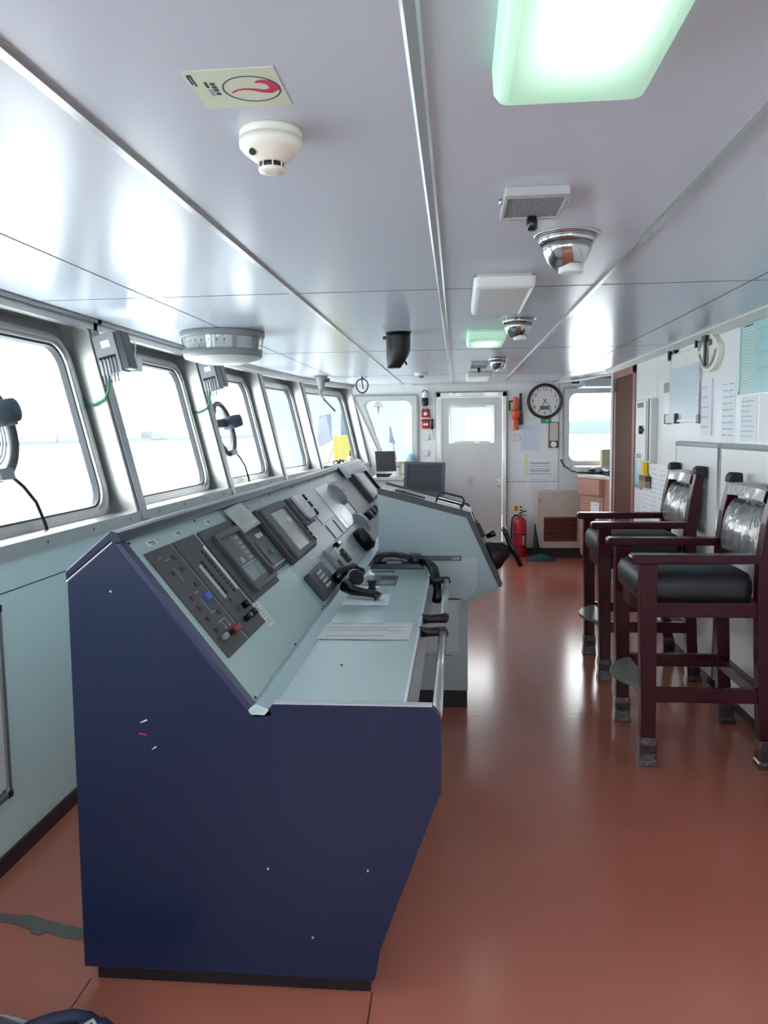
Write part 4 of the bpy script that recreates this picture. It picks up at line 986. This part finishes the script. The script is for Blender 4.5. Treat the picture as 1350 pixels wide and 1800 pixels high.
b.grid([[(s, tt+.004*math.sin(9*s), .012+.018*math.sin(PI*(s-2.95)/.29)+.05*tt*2) for s in (2.955, 3.0, 3.06, 3.12, 3.18, 3.235)] for tt in (.012, .05, .09, .13)], mat('draped_card', (176, 184, 180), rough=.35), True)
o = b.build('folded_card'); mo = o.modifiers.new('s', 'SOLIDIFY'); mo.thickness = .0015
tag(o, 'grey-white folded card tucked over the top of the narrow display unit', 'card')
b = MB(PM)
b.grid([[(s, tt, .006+.03*abs(math.sin(19*s+7*tt))) for s in (3.47, 3.52, 3.58, 3.64, 3.70, 3.76, 3.80)] for tt in (.365, .38, .395, .41)], CLEAR, False)
tag(b.build('plastic_cover'), 'crumpled clear plastic cover below the radar screen', 'plastic cover')
# keypad phone and its handset
t = thing('intercom_phone', 'dark intercom with keypad and curled black handset on the sloping face', 'telephone', (-.6, 3.5, .9))
b = MB(PM); pbox(b, 3.285, 3.615, .415, .548, 0, .032, CHAR2); b.build('base', t, bevel=.006)
b = MB(PM); pbox(b, 3.37, 3.50, .43, .53, .032, .034, SLATE)
for k in range(4): pbox(b, 3.38, 3.47, .437+k*.022, .449+k*.022, .034, .040, GREYL)
b.build('keypad', t)
b = MB(); b.tube([(-.555, 3.56, .875), (-.53, 3.60, .905), (-.49, 3.66, .915), (-.455, 3.66, .895), (-.47, 3.58, .87)], .026, BLACKG, 12, radii=[.026, .024, .024, .026, .024]); b.tube([(-.50, 3.50, .862), (-.46, 3.46, .845), (-.40, 3.44, .84), (-.36, 3.43, .835), (-.345, 3.425, .822)], .02, BLACKG, 12, radii=[.034, .022, .018, .018, .024]); b.build('handset', t)
b = MB(); b.lathe([(.035, -.012), (.04, 0), (.034, .014)], (-.462, 3.56, .885), (.5, -.6, .5), BLACK, 18); b.lathe([(.043, -.004), (.043, .004)], (-.462, 3.56, .885), (.5, -.6, .5), GREYL, 18); b.build('earpiece', t)
# desk telephone and coiled cable
t = thing('desk_telephone', 'black desk telephone lying at the far end of the worktop against the steering stand', 'telephone', (-.32, 4.27, .806))
b = MB(); b.prism([(-.475, .806), (-.185, .806), (-.185, .836), (-.20, .838), (-.455, .832)], 4.24, 4.33, CHAR2); b.build('base', t, bevel=.005)
hs = [(-.455, .832), (-.452, .862), (-.42, .887), (-.35, .892), (-.28, .882), (-.235, .868), (-.20, .862), (-.19, .84), (-.25, .838), (-.275, .856), (-.34, .868), (-.40, .866), (-.415, .846), (-.42, .834)]
b = MB(); b.prism(hs, 4.255, 4.315, BLACKG); b.build('handset', t, bevel=.008)
b = MB(); b.lathe([(.03, 0), (.036, .02), (.03, .05)], (-.225, 4.265, .835), (0, 0, 1), mat('navy_earpiece', (34, 36, 58), rough=.35), 16); b.build('earpiece', t)
b = MB(); b.box((-.38, 4.25, .832), (-.30, 4.32, .846), GREY); b.build('cradle_label', t)
b = MB(); b.tube([(-.19, 4.24, .845), (-.15, 4.17, .855), (-.125, 4.09, .835), (-.11, 4.02, .80), (-.10, 3.98, .75), (-.105, 3.93, .70)], .02, BLACKG, 12, radii=[.02, .022, .026, .027, .02, .024]); b.build('coiled_cord', t)
# white chart sheet over the far ridge
b = MB()
b.grid([[(-.925+dx, y, 1.300+dz) for y in (5.95, 6.2, 6.5, 6.8, 7.1, 7.38)] for dx, dz in ((-.06, -.055), (0, -.003), (.035, -.018), (.10, -.105))], PAPER, True)
o = b.build('folded_chart'); mo = o.modifiers.new('s', 'SOLIDIFY'); mo.thickness = .002
tag(o, 'white folded sheet draped over the far end of the navy ridge', 'chart')

# ================================================================== STEERING STAND
S0, S1 = 4.35, 4.84
ss = thing('steering_stand', 'pale blue-grey steering stand with dark trimmed sloping top and ship wheel', 'steering stand', (-.1, 4.6, 0))
BODY = [(-.436, .56), (-.436, 1.215), (.056, 1.085), (.232, .70), (.218, .682), (.054, .61), (.054, .56)]
MB().prism(BODY, S0, S1, STAND).build('hood', ss, bevel=.003)
MB().prism([(-.43, .10), (-.43, .62), (.055, .62), (.055, .10)], S0+.004, S1-.004, STANDLO).build('lower_cabinet', ss)
MB().box((-.42, S0+.012, 0), (.052, S1-.01, .10), BLACK).build('toe_kick', ss)
MB().prism([(-.43, .615), (-.43, .855), (.098, .855), (.108, .845), (.108, .69), (.06, .62)], S0-.006, S0, STANDLO).build('shading_patch', ss)  # lighter patch that stands in for shading on the stand's end
trim = [(-.438, 1.232), (-.425, 1.238), (.070, 1.104), (.245, .712), (.240, .694), (.226, .688), (.050, 1.076), (-.436, 1.206)]
for y in (S0-.012, S1):
    MB().prism(trim, y, y+.012, CHAR2).build('edge_trim', ss, bevel=.002)
U = V((.492, 0, -.130)).normalized(); N = V((-U.z, 0, U.x)); 
TM = frame_from((-.436, S0, 1.218), U, (0, 1, 0), N)
MB(TM).box((0, 0, 0), (.51, S1-S0, .008), WHITE).build('top_plate', ss)
b = MB(TM)
for y, x0, x1 in ((.06, .06, .27), (.20, .08, .26), (.26, .09, .25)): b.box((x0, y, .008), (x1, y+.05, .018), BLACKG)
b.build('slot_strip', ss)
MB(TM).box((.26, .03, .008), (.325, .3, .02), GREYL).build('raised_plate', ss, bevel=.002)
b = MB(TM); b.box((.33, .03, .008), (.46, .16, .026), WHITE); b.box((.335, .05, .026), (.45, .085, .03), STEEL); b.box((.33, .19, .008), (.47, .24, .035), BLACKG); b.build('instrument_block', ss, bevel=.003)
b = MB(TM); b.tube([(.325, .14, .008), (.325, .14, .06), (.34, .14, .075), (.46, .14, .075), (.475, .14, .06), (.475, .14, .008)], .006, BLACK, 10); b.build('grab_handle', ss)
MB(TM).box((.475, .05, .008), (.53, .3, .02), WHITE).build('raised_plate', ss, bevel=.004)
MB(TM).lathe([(.026, .008), (.026, .022), (.02, .028)], (.50, .12, .0), (0, 0, 1), CREAM, 20).build('push_cap', ss)
F = V((.176, 0, -.385)).normalized(); FN = V((-F.z, 0, F.x))
FM = frame_from((.062, S0, 1.09), F, (0, 1, 0), FN)
MB(FM).box((.02, .01, 0), (.42, S1-S0-.01, .006), GREYL).build('face_plate', ss)
b = MB(FM); b.box((.08, .16, .006), (.17, .3, .03), BLACK)
for k in range(4): b.box((.088+k*.02, .17, .03), (.1+k*.02, .19, .034), GREY)
b.build('compass_panel', ss, bevel=.003)
b = MB(FM); b.lathe([(.085, .0), (.085, .03), (.06, .07), (.045, .10), (.022, .115), (.022, .135)], (.30, .25, 0), (0, 0, 1), mat('wheel_hub', (40, 28, 40), rough=.35), 28); b.build('wheel_hub', ss)
b = MB(FM); pts = [(.30+.115*math.cos(k*PI/20), .25+.115*math.sin(k*PI/20), .14) for k in range(40)]; b.tube(pts, .0155, BLACKG, 10, closed=True)
wr = b.build('wheel_rim', ss)
for k in range(3):
    a = k*2*PI/3+.3; b = MB(FM); b.tube([(.30, .25, .135), (.30+.11*math.cos(a), .25+.11*math.sin(a), .14)], .010, BLACK, 8); b.build('spoke', wr)
b = MB(FM); b.lathe([(.012, .03), (.016, .06), (.02, .075), (.014, .085)], (.185, .25, 0), (0, 0, 1), BLACKG, 14); b.build('control_knob', ss)
b = MB(); b.box((-.228, S0-.014, .836), (.022, S0-.006, .864), SLATE); b.box((-.03, S0-.0146, .842), (.012, S0-.014, .858), GREY); b.build('name_strip', ss)
b = MB(); b.box((-.232, S0-.006, .292), (.02, S0+.0035, .625), mat('notice_cover', (182, 190, 196), rough=.4)); b.box((-.215, S0-.0068, .325), (.005, S0-.006, .612), mat('notice_sheet', (200, 206, 210), rough=.4))
for x in (-.2, -.13, -.07): b.box((x, S0-.0066, .298), (x+.045, S0-.006, .305), GREY)
b.build('notice_panel', ss)

# monitor behind the stand, small white desk by the corner window
t = thing('monitor', 'grey square computer monitor standing behind the steering stand before the steel door', 'monitor', (-.30, 7.45, .8))
MM = frame_from((-.305, 7.45, 1.10), (1, -.06, -.03), (.02, .25, .97), (.05, -.98, .25))
b = MB(MM); ringpair(b, rrect(0, 0, .385, .315, .012), rrect(0, .005, .325, .255, .004), 0, .018, MONBEZ); b.build('bezel', t)
b = MB(MM); b.box((-.17, -.135, .0), (.17, .14, .008), DESKMON); b.build('screen', t)
b = MB(MM); b.prism(rrect(0, 0, .375, .305, .02), -.05, 0.0, MONBEZ, axis='z'); b.build('back_shell', t)
MB().box((-.33, 7.47, .86), (-.26, 7.53, 1.05), MONBEZ).build('stand', t); MB().box((-.40, 7.38, .85), (-.2, 7.60, .865), MONBEZ).build('foot', t)
t = thing('equipment_pedestal', 'low grey pedestal carrying the square monitor', 'pedestal', (-.3, 7.55, 0))
MB().box((-.48, 7.30, .06), (-.06, 7.85, .85), STAND).build('cabinet', t, bevel=.004); MB().box((-.46, 7.33, 0), (-.08, 7.83, .06), BLACK).build('plinth', t)
t = thing('corner_desk', 'white desk under the corner window left of the steel door', 'desk', (-.75, 9.4, 0))
MB().box((-.98, 9.0, .99), (-.42, 9.90, 1.025), OFFWHITE).build('desktop', t, bevel=.004); MB().box((-.96, 9.03, 0), (-.45, 9.90, .99), WHITE).build('carcass', t)
for x in (-.94, -.69):
    b = MB(); b.box((x, 9.018, .1), (x+.235, 9.03, .95), WHITE); d = b.build('door', t, bevel=.003); MB().box((x+.19, 9.0, .6), (x+.2, 9.018, .72), STEEL).build('handle', d)
t = thing('laptop', 'dark tilted screen standing open on the white corner desk', 'laptop', (-.83, 9.25, 1.025))
LM = frame_from((-.825, 9.2, 1.20), (1, .1, 0), (-.09, .2, .97), (.1, -.97, .2))
b = MB(LM); b.box((-.115, -.12, 0), (.115, .12, .012), mat('laptop_shell', (66, 64, 68), rough=.35)); b.build('screen_lid', t, bevel=.004)
MB().box((-.92, 9.06, 1.025), (-.70, 9.2, 1.065), BLACK).build('base', t, bevel=.004)
t = tag(MB().lathe([(.005, 1.09), (.04, 1.075), (.07, 1.045), (.085, 1.025)], (-.70, 9.1, 0), (0, 0, 1), mat('white_cloth', (222, 220, 224), rough=.9), 12).build('crumpled_cloth'), 'crumpled white cloth in front of the dark tilted screen', 'cloth')
t = thing('picture_frame', 'small yellow-green framed card on the white corner desk', 'frame', (-.62, 9.25, 1.025))
b = MB(frame_from((-.625, 9.22, 1.11), (1, 0, 0), (0, .15, .98), (0, -.98, .15))); ringpair(b, rrect(0, 0, .085, .16, .004), rrect(0, 0, .06, .13, .003), 0, .012, FRAMEG); b.build('border', t)
b = MB(frame_from((-.625, 9.22, 1.11), (1, 0, 0), (0, .15, .98), (0, -.98, .15))); b.box((-.035, -.07, .0), (.035, .07, .004), PAPERT); b.build('card', t)
t = thing('desk_lamp', 'pale blue lampshade standing on the white corner desk behind the monitor', 'lamp', (-.53, 9.3, 1.025))
MB().lathe([(.075, 1.17), (.06, 1.27), (.045, 1.285)], (-.53, 9.3, 0), (0, 0, 1), BLUECAP, 24).build('lamp_shade', t)
MB().lathe([(.05, 1.025), (.05, 1.04), (.012, 1.05), (.010, 1.18)], (-.53, 9.3, 0), (0, 0, 1), CHAR2, 16).build('stand', t)
b = MB(); b.box((-.62, 9.62, 1.026), (-.47, 9.72, 1.09), mat('olive_box', (150, 150, 110), rough=.6)); tag(b.build('small_box'), 'small olive box on the corner desk beneath the window', 'box')
# clutter on the sill before the last forward window
t = thing('tangled_cable', 'grey tangled cable resting on the sill before the yellow box', 'cable', (-1.33, 8.9, 1.165))
b = MB(); b.tube([(-1.36+.05*math.cos(k*.9)+.006*k, 8.9+.06*math.sin(k*.9), 1.20+.035*math.sin(k*1.7)) for k in range(16)], .008, CHAR2, 6); b.build('cable', t)
MB().box((-1.40, 8.85, 1.165), (-1.29, 8.97, 1.19), GREY).build('base', t, bevel=.008)
t = thing('spray_bottle', 'white squeeze bottle standing on the sill before the yellow box', 'bottle', (-1.22, 9.05, 1.165))
MB().lathe([(.035, 1.165), (.036, 1.24), (.02, 1.27)], (-1.23, 9.15, 0), (0, 0, 1), WHITE, 16).build('body', t); MB().lathe([(.012, 1.27), (.008, 1.33)], (-1.23, 9.15, 0), (0, 0, 1), CHAR2, 10).build('nozzle', t)
t = thing('sill_tray', 'flat green-grey tray lying on the sill under the small hanging lamp', 'tray', (-1.45, 8.6, 1.165))
MB().box((-1.47, 8.52, 1.165), (-1.36, 8.82, 1.185), GREYAQ).build('tray', t, bevel=.004)

# ================================================================== WOODEN BRIDGE CHAIRS
ch = thing('wooden_armchair', 'nearer tall mahogany armchair with a plastic-wrapped back and black seat', 'chair', (1.1, 3.935, 0), 'tall mahogany chairs by the low cabinets')
YN, YF2 = 3.62, 4.19      # inner faces of the two leg pairs as seen from the camera
def slab(path, y0, y1, w, m, name, par, bev=.004):
    """a bar following path (x,z), width w in x, from y0 to y1"""
    b = MB(); n = len(path)
    L = [(x, z) for x, z in path]; R = [(x+(w[k] if isinstance(w, (list, tuple)) else w), z) for k, (x, z) in enumerate(path)]
    b.prism(L+R[::-1], y0, y1, m); return b.build(name, par, bevel=bev)
for y0 in (YN, YF2):
    y1 = y0+.062
    lg = slab([(.836, .0), (.832, .35), (.820, .72), (.820, .94)], y0, y1, [.066, .068, .075, .075], WOOD, 'leg', ch)
    b = MB(); rows = []
    for k, (z, g) in enumerate(((0, .010), (.02, .007), (.06, .004), (.10, .007), (.135, .003))):
        xa, xb = .835-g, .903+g; rows.append([(xa, y0-g, z), (xb, y0-g, z), (xb, y1+g, z), (xa, y1+g, z)])
    b.grid(rows, TAPE, False, close_v=True, cap=True); plabel(b.build('foot_wrap', lg, bevel=.004), 'clear tape wrapped round the foot')
    lg = slab([(1.372, 0), (1.352, .25), (1.338, .55), (1.330, .80), (1.331, .95), (1.352, 1.12), (1.390, 1.30)], y0, y1, [.064, .064, .064, .066, .066, .064, .05], WOOD, 'leg', ch)
    b = MB(); rows = []
    for z, g in ((0, .013), (.025, .012), (.03, .005), (.09, .007), (.13, .003)):
        xa, xb = 1.370-g-.06*z, 1.436+g-.06*z; rows.append([(xa, y0-g, z), (xb, y0-g, z), (xb, y1+g, z), (xa, y1+g, z)])
    b.grid(rows, TAPE, False, close_v=True, cap=True); plabel(b.build('foot_wrap', lg, bevel=.004), 'clear tape wrapped round the foot')
    b = MB(); b.prism([(1.375, 1.27), (1.382, 1.305), (1.40, 1.318), (1.445, 1.315), (1.448, 1.25), (1.428, 1.25)], y0-.006, y1+.006, DARK); plabel(b.build('post_cap', lg, bevel=.006), 'dark wrapped post top')
    yc = (y0+y1)/2
    b = MB(); b.prism([(.776, .950), (.776, .972), (.786, .983), (1.345, .981), (1.345, .942), (.790, .939)], yc-.038, yc+.038, WOOD); b.build('armrest', ch, bevel=.006)
    b = MB(); b.box((.885, y0+.012, .695), (1.345, y1-.012, .764), WOOD); b.build('side_rail', ch, bevel=.003)
    b = MB(); b.box((.895, y0+.014, .298), (1.358, y1-.014, .364), WOOD); b.build('stretcher', ch, bevel=.003)
b = MB(); b.grid([[(.852-.022*math.sin(PI*k/8)+dx, YN+.05+(YF2-YN-.04)*k/8, z) for k in range(9)] for dx, z in ((0, .695), (0, .764), (.03, .764), (.03, .695))], WOOD, False, close_u=True); b.build('front_rail', ch)
MB().box((1.343, YN+.06, .70), (1.373, YF2, .764), WOOD).build('back_rail', ch, bevel=.003)
MB().box((1.352, YN+.06, .298), (1.392, YF2, .362), WOOD).build('stretcher', ch, bevel=.003)
# seat cushion
rows = []; ya, yb = YN+.035, YF2+.03
for f, zz in ((1.0, .762), (1.03, .80), (1.025, .845), (.97, .882), (.80, .902), (.5, .912), (.1, .914)):
    lp = rrect(0, 0, .50*f, (yb-ya)*f, .07*f+.004, 5)
    rows.append([(1.085+x-(.02 if f > .9 else 0)*(1-abs(y)/.3), (ya+yb)/2+y, zz) for x, y in lp])
b = MB(); b.grid(rows, LEATHER, True, close_v=True, cap=True); b.build('seat_cushion', ch)
# back: top rail and wrapped cushion between the posts
b = MB(); b.grid([[(1.375+dx+.018*math.sin(PI*k/8), YN+.06+(YF2-YN-.06)*k/8, z+.012*math.sin(PI*k/8)) for k in range(9)] for dx, z in ((-.01, 1.205), (.006, 1.268), (.030, 1.268), (.014, 1.205))], WOOD, False, close_u=True); b.build('top_rail', ch)
b = MB(); b.grid([[(1.362+dx+.016*math.sin(PI*k/8), YN+.07+(YF2-YN-.08)*k/8, z) for k in range(9)] for dx, z in ((0, 1.212), (.014, 1.262))], PLASTIC, True); plabel(b.build('rail_film', ch), 'clear film over the top rail')
rows = []
for k in range(13):
    f = k/12; z = .93+.265*f; bulge = math.sin(PI*min(1, max(0, f)))**.45
    xb = 1.342+.30*max(0, z-.95)**1.25
    rows.append([(xb-.058*bulge*math.sin(PI*j/14)**.55-.008*math.sin(2.3*j+1.7*k*.2)+.005, YN+.072+(YF2-YN-.085)*j/14, z) for j in range(15)])
b = MB(); b.grid(rows, PLASTIC, True); bk = b.build('back_cushion', ch); m = bk.modifiers.new('s', 'SOLIDIFY'); m.thickness = .02; m.offset = -1
plabel(bk, 'back cushion wrapped in shiny plastic film')
# footrest
fp = [(.905, 3.66), (.905, 4.22)]+[(.905-.15*math.sin(PI*k/12)**.8, 4.22-.56*k/12) for k in range(1, 12)]
b = MB(); b.prism(fp, .332, .350, FOOT, axis='z'); b.build('footrest', ch, bevel=.004)
b = MB(); b.box((.845, 3.67, .30), (.89, 4.20, .332), WOOD); b.build('stretcher', ch)
clone(ch, (1.1+.035, 3.935+1.272, 0), 'farther tall mahogany armchair, standing behind the other one towards the doorway')
# paper lying on the far chair's seat
b = MB(); b.grid([[(.98+.03*j, 5.16+.05*k, .9165+.001*math.sin(j+k)) for j in range(9)] for k in range(6)], PAPERT, True)
o = b.build('newspaper'); m = o.modifiers.new('s', 'SOLIDIFY'); m.thickness = .0015; m.offset = -1; tag(o, 'pale paper lying on the seat of the farther armchair', 'paper')

# ================================================================== FLOOR THINGS
b = MB(); pa = [(-1.60, 2.33), (-1.483, 2.325), (-1.41, 2.318), (-1.393, 2.326), (-1.33, 2.305), (-1.25, 2.283), (-1.155, 2.262), (-1.15, 2.225), (-1.165, 2.212), (-1.24, 2.225), (-1.285, 2.245), (-1.30, 2.225), (-1.335, 2.232), (-1.34, 2.25), (-1.40, 2.272), (-1.47, 2.285), (-1.60, 2.29)]
b.prism(pa, .0005, .0035, DTAPE, axis='z'); tag(b.build('duct_tape'), 'strip of wrinkled grey duct tape stuck on the red floor beside the navy panel', 'tape')
t = thing('backpack', 'dark bag with navy shoulder strap at the bottom corner of the picture', 'bag', (-1.15, 1.72, 0))
rows = []
for k in range(8):
    f = k/7; r = math.sqrt(max(0, 1-f**2.2))
    rows.append([(-1.24+.22*r*math.cos(a*PI/16), 1.70+.15*r*math.sin(a*PI/16), .10*f) for a in range(32)])
MB().grid(rows, mat('bag_grey', (92, 94, 92), rough=.35), True, close_v=True, cap=True).build('body', t)
b = MB(); b.tube([(-1.16, 1.72, .02), (-1.13, 1.77, .03), (-1.09, 1.80, .045), (-1.04, 1.818, .055), (-.99, 1.828, .06), (-.95, 1.828, .055), (-.91, 1.815, .04), (-.88, 1.78, .03), (-.86, 1.70, .02)], .018, STRAP, 10); b.tube([(-1.02, 1.74, .02), (-.98, 1.775, .045), (-.94, 1.795, .06), (-.90, 1.80, .062), (-.865, 1.785, .05), (-.845, 1.75, .035), (-.84, 1.70, .02)], .02, STRAP, 10); b.build('shoulder_strap', t)
MB().tube([(-.94, 1.775, .076), (-.915, 1.785, .088), (-.90, 1.77, .082)], .005, GREYL, 8).build('piping', t)
MB().tube([(-1.24+.23*math.cos(a), 1.70+.16*math.sin(a), .02) for a in [k*PI/16 for k in range(32)]], .008, GREYL, 8, closed=True).build('zip_edge', t)

# ================================================================== OUTSIDE
o = struct(MB().face([(-3000, -2000, -18), (2500, -2000, -18), (2500, 3000, -18), (-3000, 3000, -18)], SEA).build('sea'))
b = MB(); b.box((-900, -1500, -18), (-860, 4500, -10), SHORE); struct(b.build('shore'))
b = MB(); b.prism([(-900, -18), (-900, -6), (0, -4), (250, 6), (380, 26), (480, 34), (600, 30), (760, 16), (1100, 4), (3000, -2), (3000, -18)], 2800, 2900, HAZE); struct(b.build('far_shore'))
def out_box(name, label, cat, lo, hi, m, par=None):
    return tag(MB().box(lo, hi, m).build(name, bevel=.01), label, cat)
out_box('harbour_building', 'hazy pale building on the far shore seen through the second window', 'building', (-890, 2190, -12), (-858, 2320, 10), HAZE)
t = thing('harbour_crane', 'faint harbour crane on the far shore through the front window by the clear view screen', 'crane', (-860, 1650, -12))
MB().tube([(-858, 1655, -12), (-858, 1655, 16)], 1.2, DECKGREY, 6).build('mast', t); MB().tube([(-858, 1655, 4), (-858, 1630, 24)], .8, DECKGREY, 6).build('jib', t); MB().tube([(-858, 1630, 24), (-858, 1622, 15)], .5, DECKGREY, 5).build('hoist', t)
t = thing('ship_bell', 'grey ship bell hanging outside the corner window', 'bell', (-1.13, 11.5, 2.0))
MB().lathe([(.02, 2.04), (.045, 2.02), (.055, 1.95), (.085, 1.90), (.088, 1.895)], (-1.125, 11.5, 0), (0, 0, 1), BELL, 24).build('body', t); MB().lathe([(.012, 1.90), (.016, 1.86), (.006, 1.80)], (-1.125, 11.5, 0), (0, 0, 1), BELL, 10).build('clapper', t)
MB().box((-1.17, 11.49, 2.04), (-1.08, 11.51, 2.30), GREYL).build('hanger', t)
out_box('bulwark_box', 'bright yellow box outside the last forward window', 'box', (-2.03, 13.0, .4), (-1.66, 13.5, 1.49), YELLOW)
t = thing('davit', 'pale bluish deck fitting with two thin stays outside the last forward window', 'deck fitting', (-2.2, 13.6, 0))
MB().prism([(-2.42, 1.25), (-2.35, 1.82), (-2.15, 1.86), (-2.15, 1.4)], 13.6, 13.75, DECKGREY).build('bracket', t); MB().prism([(-1.98, 1.86), (-1.75, 1.82), (-1.7, 1.45), (-1.98, 1.45)], 13.6, 13.75, DECKGREY).build('plate', t)
MB().tube([(-2.30, 13.5, 1.60), (-2.62, 13.5, .7)], .012, CHAR2, 6).build('stay', t); MB().tube([(-2.10, 13.5, 1.30), (-2.30, 13.5, .7)], .012, CHAR2, 6).build('stay', t)
MB().prism([(-2.36, 1.6), (-2.6, .6), (-2.2, .6), (-2.0, 1.4)], 13.8, 13.85, WHITE).build('fairing', t)
t = thing('antenna_mount', 'small blue-grey bracket outside the corner window below the bell', 'bracket', (-.98, 11.6, 1.5))
MB().prism([(-.98, 1.38), (-.98, 1.62), (-.95, 1.60), (-.92, 1.45), (-.88, 1.36)], 11.6, 11.66, DECKGREY).build('bracket', t); MB().tube([(-.94, 11.6, 1.45), (-.86, 11.6, 1.0)], .01, CHAR2, 6).build('stay', t); MB().tube([(-1.10, 11.6, 1.75), (-1.10, 11.6, 1.30)], .008, GREYL, 6).build('rod', t)
out_box('neighbour_ship', 'large pale blue ship side seen beyond the bridge wing', 'ship', (-9.4, 38, -17), (4, 44, 4), HULLB)
struct(MB().box((-2.6, 10.1, -.3), (2.7, 15.5, -.1), OFFWHITE).build('wing_deck'))

# ================================================================== LIGHT
w = bpy.data.worlds.new('overcast'); SC.world = w; w.use_nodes = True
nt = w.node_tree; bg = nt.nodes['Background']
tc = nt.nodes.new('ShaderNodeTexCoord'); sp = nt.nodes.new('ShaderNodeSeparateXYZ'); rp = nt.nodes.new('ShaderNodeValToRGB')
nt.links.new(tc.outputs['Generated'], sp.inputs[0]); nt.links.new(sp.outputs['Z'], rp.inputs['Fac']); nt.links.new(rp.outputs['Color'], bg.inputs['Color'])
rp.color_ramp.elements[0].position = 0; rp.color_ramp.elements[0].color = (.92, .98, 1, 1)
rp.color_ramp.elements[1].position = .6; rp.color_ramp.elements[1].color = (.97, .99, 1, 1)
bg.inputs['Strength'].default_value = 1.0

# ================================================================== CAMERA
cam = bpy.data.cameras.new('camera'); co = bpy.data.objects.new('camera', cam); COL.objects.link(co)
cam.sensor_fit = 'HORIZONTAL'; cam.sensor_width = 36; cam.lens = 36*1400/1350; cam.clip_start = .02; cam.clip_end = 5000
R = (.99579, .09075, -.01288); D = (-.00358, -.10191, -.99479); Fw = (-.09158, .99065, -.10116)
co.matrix_world = Matrix(((R[0], -D[0], -Fw[0], 0), (R[1], -D[1], -Fw[1], 0), (R[2], -D[2], -Fw[2], 1.55), (0, 0, 0, 1)))
SC.camera = co
vs = SC.view_settings
SC.display_settings.display_device = 'sRGB'; vs.view_transform = 'Standard'; vs.look = 'None'; vs.gamma = 1; vs.use_curve_mapping = False
vs.exposure = 3.0
SC.cycles.max_bounces = 14; SC.cycles.diffuse_bounces = 8; SC.cycles.glossy_bounces = 6; SC.cycles.transparent_max_bounces = 16
SC.cycles.use_denoising = True
